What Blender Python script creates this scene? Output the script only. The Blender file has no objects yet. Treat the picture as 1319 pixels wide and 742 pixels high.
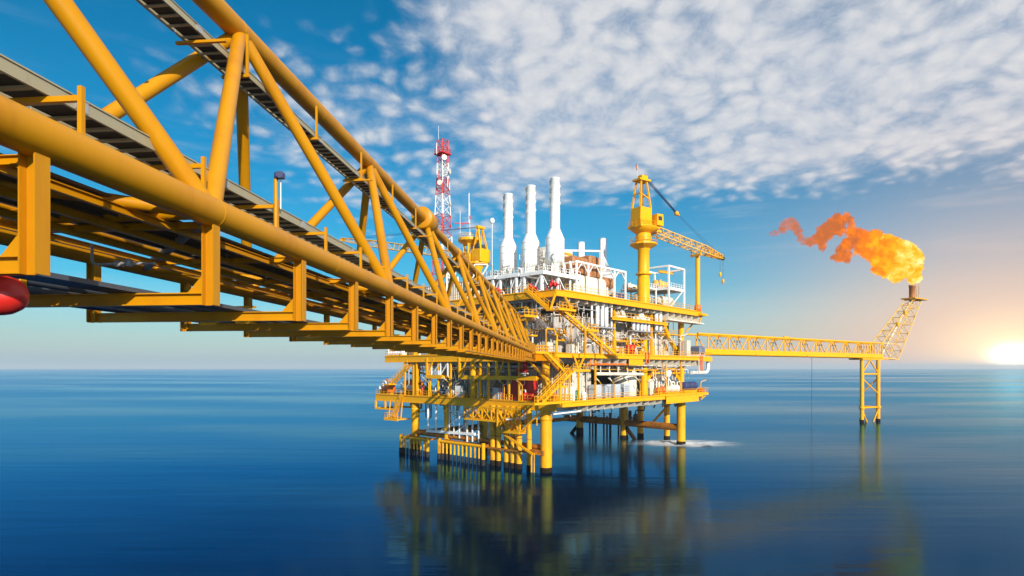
import bpy, bmesh, math, random
from mathutils import Vector, Matrix, noise
R = math.radians
rnd = random.Random(7)
S = bpy.context.scene
COL = S.collection

# ------------------------------------------------------------------ camera
cam_d = bpy.data.cameras.new('camera'); cam = bpy.data.objects.new('camera', cam_d); COL.objects.link(cam)
cam.location = (0, 0, 18); cam.rotation_euler = (R(90), 0, 0)
cam_d.sensor_width = 36; cam_d.lens = 36 * 770 / 1319; cam_d.shift_x = 0; cam_d.shift_y = 103 / 1319
cam_d.clip_start = .2; cam_d.clip_end = 90000
S.camera = cam

# ------------------------------------------------------------------ sun, sky, exposure
SUN_EL, SUN_AZ = 21.0, 155.0           # azimuth clockwise from +Y (the view direction)
az, el = R(SUN_AZ), R(SUN_EL)
to_sun = Vector((math.sin(az) * math.cos(el), math.cos(az) * math.cos(el), math.sin(el)))
sl = bpy.data.lights.new('sun', 'SUN'); sl.energy = 5.0; sl.angle = R(.5); sl.color = (1, .95, .86)
so = bpy.data.objects.new('sun', sl); COL.objects.link(so)
so.rotation_euler = (-to_sun).to_track_quat('-Z', 'Y').to_euler()
S.view_settings.view_transform = 'Standard'; S.view_settings.look = 'None'
S.view_settings.exposure = .25; S.view_settings.gamma = 1
S.cycles.volume_step_rate = .25; S.cycles.max_bounces = 6; S.cycles.volume_bounces = 0
S.cycles.use_denoising = True

W = bpy.data.worlds.new('World'); S.world = W; W.use_nodes = True


class NT:
    """small helper for wiring nodes"""
    def __init__(s, tree): s.t = tree; s.n = tree.nodes; s.l = tree.links
    def put(s, sock, v):
        if v is None: return
        if hasattr(v, 'is_output'): s.l.new(v, sock)
        else: sock.default_value = v
    def new(s, kind, ins=None, **kw):
        n = s.n.new(kind)
        for k, v in kw.items(): setattr(n, k, v)
        for k, v in (ins or {}).items(): s.put(n.inputs[k], v)
        return n
    def m(s, op, a, b=None, c=None, clamp=False):
        n = s.n.new('ShaderNodeMath'); n.operation = op; n.use_clamp = clamp
        for i, v in enumerate((a, b, c)): s.put(n.inputs[i], v)
        return n.outputs[0]
    def vm(s, op, a, b=None):
        n = s.n.new('ShaderNodeVectorMath'); n.operation = op
        s.put(n.inputs[0], a); s.put(n.inputs[1], b)
        return n.outputs['Value'] if op in ('DOT_PRODUCT', 'LENGTH') else n.outputs[0]
    def mix(s, f, a, b, mode='MIX'):
        n = s.n.new('ShaderNodeMix'); n.data_type = 'RGBA'; n.blend_type = mode
        s.put(n.inputs[0], f); s.put(n.inputs[6], a); s.put(n.inputs[7], b)
        return n.outputs[2]
    def ss(s, v, lo, hi):
        n = s.n.new('ShaderNodeMapRange'); n.interpolation_type = 'SMOOTHSTEP'
        s.put(n.inputs[0], v); n.inputs[1].default_value = lo; n.inputs[2].default_value = hi
        return n.outputs[0]
    def noise(s, vec, scale, detail=3, rough=.5, dist=0):
        return s.new('ShaderNodeTexNoise', {'Vector': vec, 'Scale': scale, 'Detail': detail, 'Roughness': rough, 'Distortion': dist}).outputs[0]
    def ramp(s, f, stops):
        n = s.n.new('ShaderNodeValToRGB'); s.put(n.inputs[0], f)
        e = n.color_ramp.elements
        while len(e) < len(stops): e.new(.5)
        for i, (p, c) in enumerate(stops): e[i].position = p; e[i].color = tuple(c) + (1,)
        return n.outputs[0]


def build_world():
    n = NT(W.node_tree); W.node_tree.nodes.clear()
    d = n.new('ShaderNodeTexCoord').outputs['Generated']
    sep = n.new('ShaderNodeSeparateXYZ', {0: d}); x, y, z = sep.outputs
    sky = n.new('ShaderNodeTexSky', sky_type='NISHITA', sun_disc=False, sun_elevation=el, sun_rotation=az,
                altitude=0, air_density=1.0, dust_density=.35, ozone_density=2.2).outputs[0]
    sky = n.new('ShaderNodeHueSaturation', {'Hue': .488, 'Saturation': 2.15, 'Value': 1.0, 'Fac': 1.0, 'Color': sky}).outputs[0]
    # high mackerel cloud sheet, laid out on a plane far above
    zc = n.m('MAXIMUM', z, .035)
    u = n.m('DIVIDE', x, zc); v = n.m('DIVIDE', y, zc)
    p = n.new('ShaderNodeCombineXYZ', {0: u, 1: v, 2: 0.0}).outputs[0]
    zq = n.m('DIVIDE', n.m('POWER', zc, .58), 1.45)
    q = n.new('ShaderNodeCombineXYZ', {0: n.m('DIVIDE', x, zq), 1: n.m('DIVIDE', y, zq), 2: 0.0}).outputs[0]
    warp = n.new('ShaderNodeTexNoise', {'Vector': q, 'Scale': 2.3, 'Detail': 3.0}).outputs['Color']
    pw = n.vm('ADD', q, n.vm('MULTIPLY', n.vm('SUBTRACT', warp, (.5, .5, .5)), (.22, .20, 0)))
    big = n.noise(p, 1.1, 4, .55)
    puff = n.new('ShaderNodeTexVoronoi', {'Vector': pw, 'Scale': 13.0, 'Smoothness': .85}, feature='SMOOTH_F1').outputs[0]
    puff = n.ss(puff, .78, .05)
    fine = n.noise(pw, 30, 5, .62)
    edge_u = n.ss(u, -.50, -.02)
    edge_v = n.ss(n.m('ADD', v, n.m('MULTIPLY', u, .22)), 4.3, 2.9)
    bank = n.m('MULTIPLY', edge_u, edge_v)
    wisp = n.m('MULTIPLY', n.ss(u, -1.6, -.6), n.ss(v, 6.2, 3.4))
    wisp = n.m('MULTIPLY', n.m('MULTIPLY', wisp, n.ss(u, .35, -.15)), n.ss(v, 1.4, 2.3))
    cover = n.m('MAXIMUM', bank, n.m('MULTIPLY', wisp, .54))
    body = n.m('ADD', n.m('MULTIPLY', puff, .60), n.m('ADD', n.m('MULTIPLY', fine, .50), n.m('MULTIPLY', big, 1.25)))
    a = n.ss(n.m('ADD', body, n.m('MULTIPLY', cover, 1.15)), 1.28, 2.42)
    a = n.m('MULTIPLY', a, n.ss(cover, .02, .3))
    a = n.m('MULTIPLY', a, .93)
    shade = n.m('ADD', n.m('MULTIPLY', puff, .42), n.m('MULTIPLY', fine, .6))
    ccol = n.ramp(shade, [(.22, (.50, .55, .65)), (.50, (.62, .64, .69)), (.85, (.77, .76, .755))])
    # long thin streaks low in the sky
    st = n.noise(n.new('ShaderNodeCombineXYZ', {0: n.m('MULTIPLY', x, 1.6), 1: n.m('MULTIPLY', y, 1.6), 2: n.m('MULTIPLY', z, 16)}).outputs[0], 2.6, 5, .6)
    sa = n.m('MULTIPLY', n.ss(st, .5, .78), n.m('MULTIPLY', n.ss(z, .01, .08), n.ss(z, .5, .22)))
    bg = n.new('ShaderNodeBackground', {'Color': sky, 'Strength': .094})
    clouds = n.new('ShaderNodeBackground', {'Color': ccol, 'Strength': .90})
    mx = n.new('ShaderNodeMixShader', {0: a, 1: bg.outputs[0], 2: clouds.outputs[0]})
    thin = n.new('ShaderNodeBackground', {'Color': (.62, .66, .72, 1), 'Strength': .8})
    mx = n.new('ShaderNodeMixShader', {0: n.m('MULTIPLY', sa, .30), 1: mx.outputs[0], 2: thin.outputs[0]})
    # pale moist air over the sea
    hz = n.m('POWER', n.m('SUBTRACT', 1.0, n.m('ABSOLUTE', z), clamp=True), 8.0)
    haze = n.new('ShaderNodeBackground', {'Color': (.30, .48, .64, 1), 'Strength': .84})
    mx = n.new('ShaderNodeMixShader', {0: n.m('MULTIPLY', hz, .93), 1: mx.outputs[0], 2: haze.outputs[0]})
    # the low sun shining through the haze at the horizon
    sd = Vector((645 / 770, 1, 15 / 770)).normalized()
    dot = n.m('MAXIMUM', n.vm('DOT_PRODUCT', n.vm('NORMALIZE', n.vm('MULTIPLY', d, (1, 1, 1.5))), tuple(Vector((sd.x, sd.y, sd.z * 1.5)).normalized())), 0.0)
    g1 = n.m('POWER', dot, 5600.0); g2 = n.m('POWER', dot, 420.0); g3 = n.m('POWER', dot, 25.0)
    warm = n.new('ShaderNodeBackground', {'Color': (1.0, .60, .40, 1), 'Strength': .95})
    mx = n.new('ShaderNodeMixShader', {0: n.m('MULTIPLY', g3, .80), 1: mx.outputs[0], 2: warm.outputs[0]})
    col = n.mix(1.0, n.mix(g1, (0, 0, 0, 1), (2.6, 2.4, 1.9, 1)), n.mix(g2, (0, 0, 0, 1), (.55, .44, .17, 1)), 'ADD')
    glow = n.new('ShaderNodeBackground', {'Color': col, 'Strength': 1.0})
    ad = n.new('ShaderNodeAddShader', {0: mx.outputs[0], 1: glow.outputs[0]})
    n.new('ShaderNodeOutputWorld', {0: ad.outputs[0]})


build_world()

# ------------------------------------------------------------------ materials
MATS = {}


def mat(name, col, rough=.45, metal=0.0, dirt=None, dirt_amt=.25, scale=1.2, var=.10, bump=.0, streak=False, spec=.5):
    m = bpy.data.materials.new(name); m.use_nodes = True; n = NT(m.node_tree)
    b = m.node_tree.nodes['Principled BSDF']
    tc = n.new('ShaderNodeTexCoord').outputs['Object']
    nz = n.noise(tc, scale, 5, .62)
    dark = tuple(c * (1 - var * 1.6) for c in col) + (1,); light = tuple(min(.92, c * (1 + var * .6)) for c in col) + (1,)
    c = n.mix(nz, dark, light)
    if dirt:
        vec = n.vm('MULTIPLY', tc, (1, 1, .22)) if streak else tc
        dz = n.noise(vec, scale * 1.9, 6, .7)
        c = n.mix(n.m('MULTIPLY', n.ss(dz, .61 - dirt_amt * .42, .76), .85), c, tuple(dirt) + (1,))
    n.put(b.inputs['Base Color'], c)
    n.put(b.inputs['Roughness'], n.m('ADD', n.m('MULTIPLY', nz, .25), rough - .12))
    b.inputs['Metallic'].default_value = metal
    b.inputs['Specular IOR Level'].default_value = spec
    if bump:
        bp = n.new('ShaderNodeBump', {'Height': n.noise(tc, scale * 9, 4, .6), 'Strength': bump, 'Distance': .02})
        n.put(b.inputs['Normal'], bp.outputs[0])
    MATS[name] = m
    return m


RUST = (.20, .055, .012)
mat('yellow_paint', (.88, .40, .0), .42, spec=.28, dirt=(.40, .17, .01), dirt_amt=.10, scale=.5, var=.07, streak=True)
mat('bridge_yellow', (.57, .240, .0), .42, spec=.28, dirt=(.40, .135, .004), dirt_amt=.42, scale=.35, var=.12, streak=True, bump=.015)
mat('worn_yellow', (.84, .39, .002), .5, spec=.28, dirt=RUST, dirt_amt=.34, scale=.45, var=.12, streak=True, bump=.1)
mat('rusty_brace', (.62, .22, .01), .6, dirt=RUST, dirt_amt=.75, scale=.5, var=.2, bump=.15)
mat('pale_yellow', (.84, .47, .07), .5, spec=.3, dirt=(.45, .25, .08), dirt_amt=.2, scale=.8)
mat('white_paint', (.86, .84, .80), .4, dirt=(.55, .38, .24), dirt_amt=.10, scale=.6, var=.05, streak=True)
mat('stack_white', (.87, .86, .85), .45, dirt=(.62, .50, .42), dirt_amt=.06, scale=.4, var=.03, streak=True)
mat('cream_paint', (.78, .70, .56), .45, dirt=(.50, .33, .17), dirt_amt=.16, scale=.5, var=.07, streak=True)
mat('beige_panel', (.64, .57, .47), .5, dirt=(.36, .23, .13), dirt_amt=.22, scale=.5, var=.12, streak=True)
mat('grey_panel', (.50, .47, .43), .5, dirt=(.27, .19, .12), dirt_amt=.22, scale=.5, var=.15, streak=True)
mat('grey_steel', (.34, .34, .34), .5, dirt=(.22, .13, .07), dirt_amt=.2)
mat('light_grey', (.50, .53, .56), .5, dirt=(.3, .22, .15), dirt_amt=.12)
mat('galvanised', (.40, .345, .215), .5, metal=.15, dirt=(.20, .15, .08), dirt_amt=.2, scale=.8, bump=.05)
mat('silver_cladding', (.62, .61, .58), .38, metal=.55, dirt=(.32, .24, .16), dirt_amt=.15)
mat('dark_grating', (.15, .105, .055), .7, dirt=(.16, .09, .03), dirt_amt=.3)
mat('gap_shade', (.16, .12, .085), .6, dirt=(.09, .05, .03), dirt_amt=.4, var=.3)  # shade of the gaps between the decks, put into the room colour
mat('shadow_steel', (.06, .055, .05), .75)  # dark steel parts, and painted shade on the set-back room
mat('dark_blue', (.035, .045, .13), .5, dirt=(.08, .07, .08), dirt_amt=.15)
mat('slate_cover', (.13, .15, .22), .55, dirt=(.2, .2, .22), dirt_amt=.15)
mat('slate_pipe', (.07, .08, .095), .45)
mat('black_rubber', (.016, .015, .015), .8, bump=.2)
mat('growth', (.018, .012, .007), .9, spec=.15, dirt=(.07, .03, .01), dirt_amt=.3, bump=.4, scale=2)
mat('red_paint', (.62, .02, .012), .4, dirt=(.3, .03, .02), dirt_amt=.15)
mat('orange_paint', (.80, .16, .015), .45, dirt=(.4, .1, .03), dirt_amt=.15)
mat('green_paint', (.02, .22, .07), .5)
mat('blue_paint', (.03, .16, .42), .5)
mat('brown_duct', (.42, .17, .055), .55, dirt=(.22, .09, .03), dirt_amt=.35, scale=.7)
mat('cable_black', (.02, .02, .022), .6)
mat('glass_dark', (.03, .04, .05), .1)
M = MATS

# ------------------------------------------------------------------ mesh builder


class MB:
    def __init__(s): s.v = []; s.f = []; s.sm = []
    def add(s, vs, fs, smooth=False):
        o = len(s.v); s.v += [tuple(v) for v in vs]
        for f in fs: s.f.append(tuple(i + o for i in f)); s.sm.append(smooth)
        return s
    def box(s, x0, x1, y0, y1, z0, z1):
        vs = [(x, y, z) for z in (z0, z1) for y in (y0, y1) for x in (x0, x1)]
        return s.add(vs, [(0, 2, 3, 1), (4, 5, 7, 6), (0, 1, 5, 4), (2, 6, 7, 3), (0, 4, 6, 2), (1, 3, 7, 5)])
    def cbox(s, x0, x1, y0, y1, z0, z1, c=.1):
        """a box with chamfered upright edges and top"""
        def ring(i, z): return [(x0 + i + c, y0 + i, z), (x1 - i - c, y0 + i, z), (x1 - i, y0 + i + c, z), (x1 - i, y1 - i - c, z),
                                (x1 - i - c, y1 - i, z), (x0 + i + c, y1 - i, z), (x0 + i, y1 - i - c, z), (x0 + i, y0 + i + c, z)]
        vs = ring(0, z0) + ring(0, z1 - c) + ring(c, z1)
        fs = [tuple(range(7, -1, -1)), tuple(range(16, 24))]
        for k in (0, 8): fs += [(k + i, k + (i + 1) % 8, k + 8 + (i + 1) % 8, k + 8 + i) for i in range(8)]
        return s.add(vs, fs)
    def frame(s, p, q, up=(0, 0, 1)):
        p, q = Vector(p), Vector(q); d = (q - p).normalized(); up = Vector(up)
        if abs(d.dot(up)) > .98: up = Vector((0, 1, 0)) if abs(d.y) < .9 else Vector((1, 0, 0))
        a = d.cross(up).normalized(); b = a.cross(d).normalized()
        return p, q, a, b
    def beam(s, p, q, w, h, up=(0, 0, 1)):
        p, q, a, b = s.frame(p, q, up); vs = []
        for c in (p, q):
            for i, j in ((-1, -1), (1, -1), (1, 1), (-1, 1)): vs.append(c + a * (w / 2 * i) + b * (h / 2 * j))
        return s.add(vs, [(3, 2, 1, 0), (4, 5, 6, 7), (0, 1, 5, 4), (1, 2, 6, 5), (2, 3, 7, 6), (3, 0, 4, 7)])
    def ibeam(s, p, q, w, h, t=.03, up=(0, 0, 1)):
        p, q, a, b = s.frame(p, q, up)
        o = b * (h / 2 - t / 2)
        s.beam(p + o, q + o, w, t, b); s.beam(p - o, q - o, w, t, b); s.beam(p, q, t, h - 2 * t, b)
        return s
    def tube(s, p, q, r, n=8, r2=None, caps=True):
        p, q, a, b = s.frame(p, q); r2 = r if r2 is None else r2
        cs = [(math.cos(2 * math.pi * i / n), math.sin(2 * math.pi * i / n)) for i in range(n)]
        vs = [p + (a * c + b * d) * r for c, d in cs] + [q + (a * c + b * d) * r2 for c, d in cs]
        s.add(vs, [(i, i + n, (i + 1) % n + n, (i + 1) % n) for i in range(n)], True)
        if caps: s.add(vs, [tuple(range(n)), tuple(range(2 * n - 1, n - 1, -1))])
        return s
    def path(s, pts, r, n=6, closed=False):
        pts = [Vector(p) for p in pts]; m = len(pts); rings = []
        prev = None
        for i in range(m):
            if closed: d = (pts[(i + 1) % m] - pts[i - 1]).normalized()
            else: d = ((pts[min(i + 1, m - 1)] - pts[i]).normalized() + (pts[i] - pts[max(i - 1, 0)]).normalized()).normalized()
            ref = prev if prev is not None else (Vector((0, 0, 1)) if abs(d.z) < .9 else Vector((1, 0, 0)))
            a = d.cross(ref).normalized(); b = a.cross(d).normalized(); prev = b
            rings.append([pts[i] + (a * math.cos(2 * math.pi * k / n) + b * math.sin(2 * math.pi * k / n)) * r for k in range(n)])
        vs = [v for g in rings for v in g]; fs = []
        for i in range(m if closed else m - 1):
            j = (i + 1) % m
            fs += [(i * n + k, i * n + (k + 1) % n, j * n + (k + 1) % n, j * n + k) for k in range(n)]
        s.add(vs, fs, True)
        if not closed: s.add(vs, [tuple(range(n - 1, -1, -1)), tuple(range((m - 1) * n, m * n))])
        return s
    def elbow(s, pts, r, n=8, bend=.6, k=4):
        """pipe run with rounded corners"""
        pts = [Vector(p) for p in pts]; out = [pts[0]]
        for i in range(1, len(pts) - 1):
            a, b, c = pts[i - 1], pts[i], pts[i + 1]
            u = (a - b); w = (c - b); m = min(bend, u.length * .45, w.length * .45)
            p0, p1 = b + u.normalized() * m, b + w.normalized() * m
            for j in range(k + 1):
                t = j / k; out.append(p0 * (1 - t) ** 2 + b * 2 * t * (1 - t) + p1 * t * t)
        out.append(pts[-1])
        return s.path(out, r, n)
    def lathe(s, base, prof, n=16, axis=(0, 0, 1), hard=False):
        base = Vector(base); d = Vector(axis).normalized()
        ref = Vector((1, 0, 0)) if abs(d.x) < .9 else Vector((0, 1, 0))
        a = (ref - d * ref.dot(d)).normalized(); b = d.cross(a)
        vs = []; fs = []
        for r, h in prof:
            for i in range(n):
                t = 2 * math.pi * i / n; vs.append(base + d * h + (a * math.cos(t) + b * math.sin(t)) * max(r, .001))
        for k in range(len(prof) - 1):
            fs += [(k * n + i, k * n + (i + 1) % n, (k + 1) * n + (i + 1) % n, (k + 1) * n + i) for i in range(n)]
        s.add(vs, fs, not hard)
        s.add(vs, [tuple(range(n - 1, -1, -1)), tuple(range((len(prof) - 1) * n, len(prof) * n))])
        return s
    def rail(s, pts, h=1.1, post=1.5, r=.042, closed=False, toe=True, n=4):
        pts = [Vector(p) for p in pts]
        if closed: pts.append(pts[0])
        for a, b in zip(pts, pts[1:]):
            L = (b - a).length; k = max(1, round(L / post))
            for i in range(k + 1):
                c = a.lerp(b, i / k); s.tube(c, c + Vector((0, 0, h)), r, n)
            for f in (1, .52): s.tube(a + Vector((0, 0, h * f)), b + Vector((0, 0, h * f)), r, n)
            if toe: s.beam(a + Vector((0, 0, .08)), b + Vector((0, 0, .08)), .02, .16)
        return s
    def ladder(s, p, q, w=.5, side=(1, 0, 0), r=.035, step=.4):
        p, q = Vector(p), Vector(q); o = Vector(side).normalized() * (w / 2)
        s.tube(p - o, q - o, r, 4); s.tube(p + o, q + o, r, 4)
        k = int((q - p).length / step)
        for i in range(1, k): c = p.lerp(q, i / k); s.tube(c - o, c + o, r * .7, 4)
        return s
    def lattice(s, A, B, n, r, rb, cross=True):
        """A, B: lists of chord start / end points; n bays, braced on every face"""
        A = [Vector(a) for a in A]; B = [Vector(b) for b in B]; m = len(A)
        for a, b in zip(A, B): s.tube(a, b, r, 6)
        for i in range(n + 1):
            L = [a.lerp(b, i / n) for a, b in zip(A, B)]
            for k in range(m): s.tube(L[k], L[(k + 1) % m], rb, 4)
            if i < n:
                U = [a.lerp(b, (i + 1) / n) for a, b in zip(A, B)]
                for k in range(m):
                    j = (k + 1) % m
                    if cross or i % 2 == 0: s.tube(L[k], U[j], rb, 4)
                    if cross or i % 2: s.tube(L[j], U[k], rb, 4)
        return s
    def mesh(s, name, off=(0, 0, 0)):
        me = bpy.data.meshes.new(name)
        me.from_pydata([(a - off[0], b - off[1], c - off[2]) for a, b, c in s.v], [], s.f)
        me.polygons.foreach_set('use_smooth', s.sm); me.update()
        bm = bmesh.new(); bm.from_mesh(me); bmesh.ops.recalc_face_normals(bm, faces=bm.faces); bm.to_mesh(me); bm.free()
        return me


# ------------------------------------------------------------------ frames and things
FR = {'W': Matrix.Identity(4),
      'P': Matrix.Translation((5.9, 103.5, 0)) @ Matrix.Rotation(math.atan2(.7373, .6756), 4, 'Z'),      # the platform: x along its right face, y along its left face
      'B': Matrix.Rotation(-math.atan(.0974), 4, 'Z'),                                                   # the access bridge: y along it
      'F': Matrix.Translation((47.7, 150.0, 0)) @ Matrix.Rotation(math.atan2(57, 80), 4, 'Z')}           # the flare bridge: x along it


class Thing:
    def __init__(s, name, label, cat, base=(0, 0, 0), frame='P', group=None, kind=None):
        o = bpy.data.objects.new(name, None); COL.objects.link(o); o.empty_display_size = .3
        s.base = base; s.o = o; s.frame = frame
        o.matrix_world = FR[frame] @ Matrix.Translation(base)
        o['label'] = label; o['category'] = cat
        if group: o['group'] = group
        if kind: o['kind'] = kind
    def part(s, name, mb, m, parent=None, kind=None, label=None):
        me = mb.mesh(name, s.base); me.materials.append(M[m])
        return s.link(name, me, (0, 0, 0), parent, kind, label)
    def link(s, name, me, loc, parent=None, kind=None, label=None):
        o = bpy.data.objects.new(name, me); COL.objects.link(o); o.parent = parent or s.o; o.location = loc
        if kind: o['kind'] = kind
        if label: o['label'] = label
        return o
    def copies(s, name, mb, m, locs, parent=None):
        """alike pieces sharing one mesh; mb is built round the origin of the thing's frame"""
        me = mb.mesh(name); me.materials.append(M[m])
        return [s.link(name, me, (l[0] - s.base[0], l[1] - s.base[1], l[2] - s.base[2]), parent) for l in locs]


ORD = ['', 'second ', 'third ', 'fourth ', 'fifth ', 'sixth ', 'seventh ', 'eighth ', 'ninth ', 'tenth ']


def nth(i, n, side='left'):
    """'leftmost', 'second from the left' ... for the i-th of n"""
    other = 'right' if side == 'left' else 'left'
    if i == 0: return side + 'most'
    if i == n - 1: return other + 'most'
    return ORD[i] + 'from ' + side


def single(name, mb, m, frame='W', base=(0, 0, 0), label=None, cat=None, kind=None, group=None):
    me = mb.mesh(name, base); me.materials.append(M[m] if isinstance(m, str) else m)
    o = bpy.data.objects.new(name, me); COL.objects.link(o); o.matrix_world = FR[frame] @ Matrix.Translation(base)
    for k, v in (('label', label), ('category', cat), ('kind', kind), ('group', group)):
        if v: o[k] = v
    return o


# ------------------------------------------------------------------ sea
def build_sea():
    m = bpy.data.materials.new('sea_water'); m.use_nodes = True; n = NT(m.node_tree)
    b = m.node_tree.nodes['Principled BSDF']
    tc = n.new('ShaderNodeTexCoord').outputs['Object']
    wide = n.noise(n.vm('MULTIPLY', tc, (.0016, .0052, 1)), 1.0, 5, .6)
    mid = n.noise(n.vm('MULTIPLY', tc, (.004, .011, 1)), 1.0, 4, .55)
    m.node_tree.nodes.remove(b)
    h1 = n.noise(n.vm('MULTIPLY', tc, (.035, .24, 1)), 1.0, 4, .55)
    h2 = n.noise(n.vm('MULTIPLY', tc, (.5, 1.1, 1)), 1.0, 3, .5)
    bp = n.new('ShaderNodeBump', {'Height': n.m('ADD', n.m('MULTIPLY', h1, 1.0), n.m('MULTIPLY', h2, .04)), 'Strength': .08, 'Distance': .8}).outputs[0]
    rough = n.m('ADD', .085, n.m('MULTIPLY', n.ss(n.m('ADD', n.m('MULTIPLY', wide, .7), n.m('MULTIPLY', mid, .4)), .4, .72), .14))
    body = n.new('ShaderNodeBsdfDiffuse', {'Color': n.mix(n.ss(wide, .35, .68), (.000, .004, .020, 1), (.000, .010, .036, 1)), 'Normal': bp})
    top = n.new('ShaderNodeBsdfGlossy', {'Color': n.mix(n.ss(n.m('ADD', n.m('MULTIPLY', wide, .5), n.m('MULTIPLY', mid, .5)), .41, .62), (.15, .58, 1.0, 1), (.72, .92, 1.0, 1)), 'Roughness': rough, 'Normal': bp}, distribution='MULTI_GGX')
    fr = n.new('ShaderNodeFresnel', {'IOR': 1.36, 'Normal': bp}).outputs[0]
    sh = n.new('ShaderNodeMixShader', {0: n.m('MULTIPLY', fr, .92), 1: body.outputs[0], 2: top.outputs[0]})
    n.put(m.node_tree.nodes['Material Output'].inputs['Surface'], sh.outputs[0])
    MATS['sea_water'] = m
    mb = MB(); N = 64; rs = [0, 60, 200, 600, 2000, 6000, 16000]
    vs = [(0, 0, 0)]; fs = []
    for r in rs[1:]:
        for i in range(N): t = 2 * math.pi * i / N; vs.append((r * math.cos(t), r * math.sin(t), 0))
    for i in range(N): fs.append((0, 1 + i, 1 + (i + 1) % N))
    for k in range(len(rs) - 2):
        o = 1 + k * N
        fs += [(o + i, o + N + i, o + N + (i + 1) % N, o + (i + 1) % N) for i in range(N)]
    mb.add(vs, fs)
    single('sea', mb, 'sea_water', kind='structure', label='smooth deep blue sea reaching to the horizon', cat='sea')
    # white water below the discharge pipe
    f = bpy.data.materials.new('foam'); f.use_nodes = True; n = NT(f.node_tree)
    tc = n.new('ShaderNodeTexCoord'); g = tc.outputs['Generated']
    sep = n.new('ShaderNodeSeparateXYZ', {0: g})
    dx = n.m('MULTIPLY', n.m('SUBTRACT', sep.outputs[0], .5), 2.0); dy = n.m('MULTIPLY', n.m('SUBTRACT', sep.outputs[1], .5), 2.0)
    rr = n.m('SQRT', n.m('ADD', n.m('MULTIPLY', dx, dx), n.m('MULTIPLY', dy, dy)))
    nz = n.noise(n.vm('MULTIPLY', tc.outputs['Object'], (.10, .35, 1)), 1.0, 5, .6)
    al = n.m('MULTIPLY', n.ss(n.m('ADD', rr, n.m('MULTIPLY', n.m('SUBTRACT', nz, .5), 1.1)), 1.0, .05), .97)
    b = f.node_tree.nodes['Principled BSDF']; b.inputs['Base Color'].default_value = (.80, .84, .86, 1); b.inputs['Roughness'].default_value = .8
    n.put(b.inputs['Alpha'], al)
    mb = MB(); K = 24
    for (cx, cy, a, bb) in ((44.0, 141.5, 12, 8.5), (35.0, 145.0, 9, 6.5)):
        vs = []; fs = []
        for j in range(13):
            for i in range(K + 1): vs.append((cx + a * (2 * i / K - 1), cy + bb * (2 * j / 12 - 1), .03 + .9 * max(0, noise.noise((i * .35, j * .4, cx))) * max(0, 1 - (2 * i / K - 1) ** 2 - (2 * j / 12 - 1) ** 2)))
        fs = [(j * (K + 1) + i, j * (K + 1) + i + 1, (j + 1) * (K + 1) + i + 1, (j + 1) * (K + 1) + i) for j in range(12) for i in range(K)]
        mb.add(vs, fs, True)
    single('foam', mb, f, kind='stuff', label='white churned water round the rightmost platform leg', cat='foam')


build_sea()

# ------------------------------------------------------------------ the access bridge
XN, XF, XT, ZB, ZT = -6.07, -11.08, -8.58, 20.65, 26.75
YEND = 106.0


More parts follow.
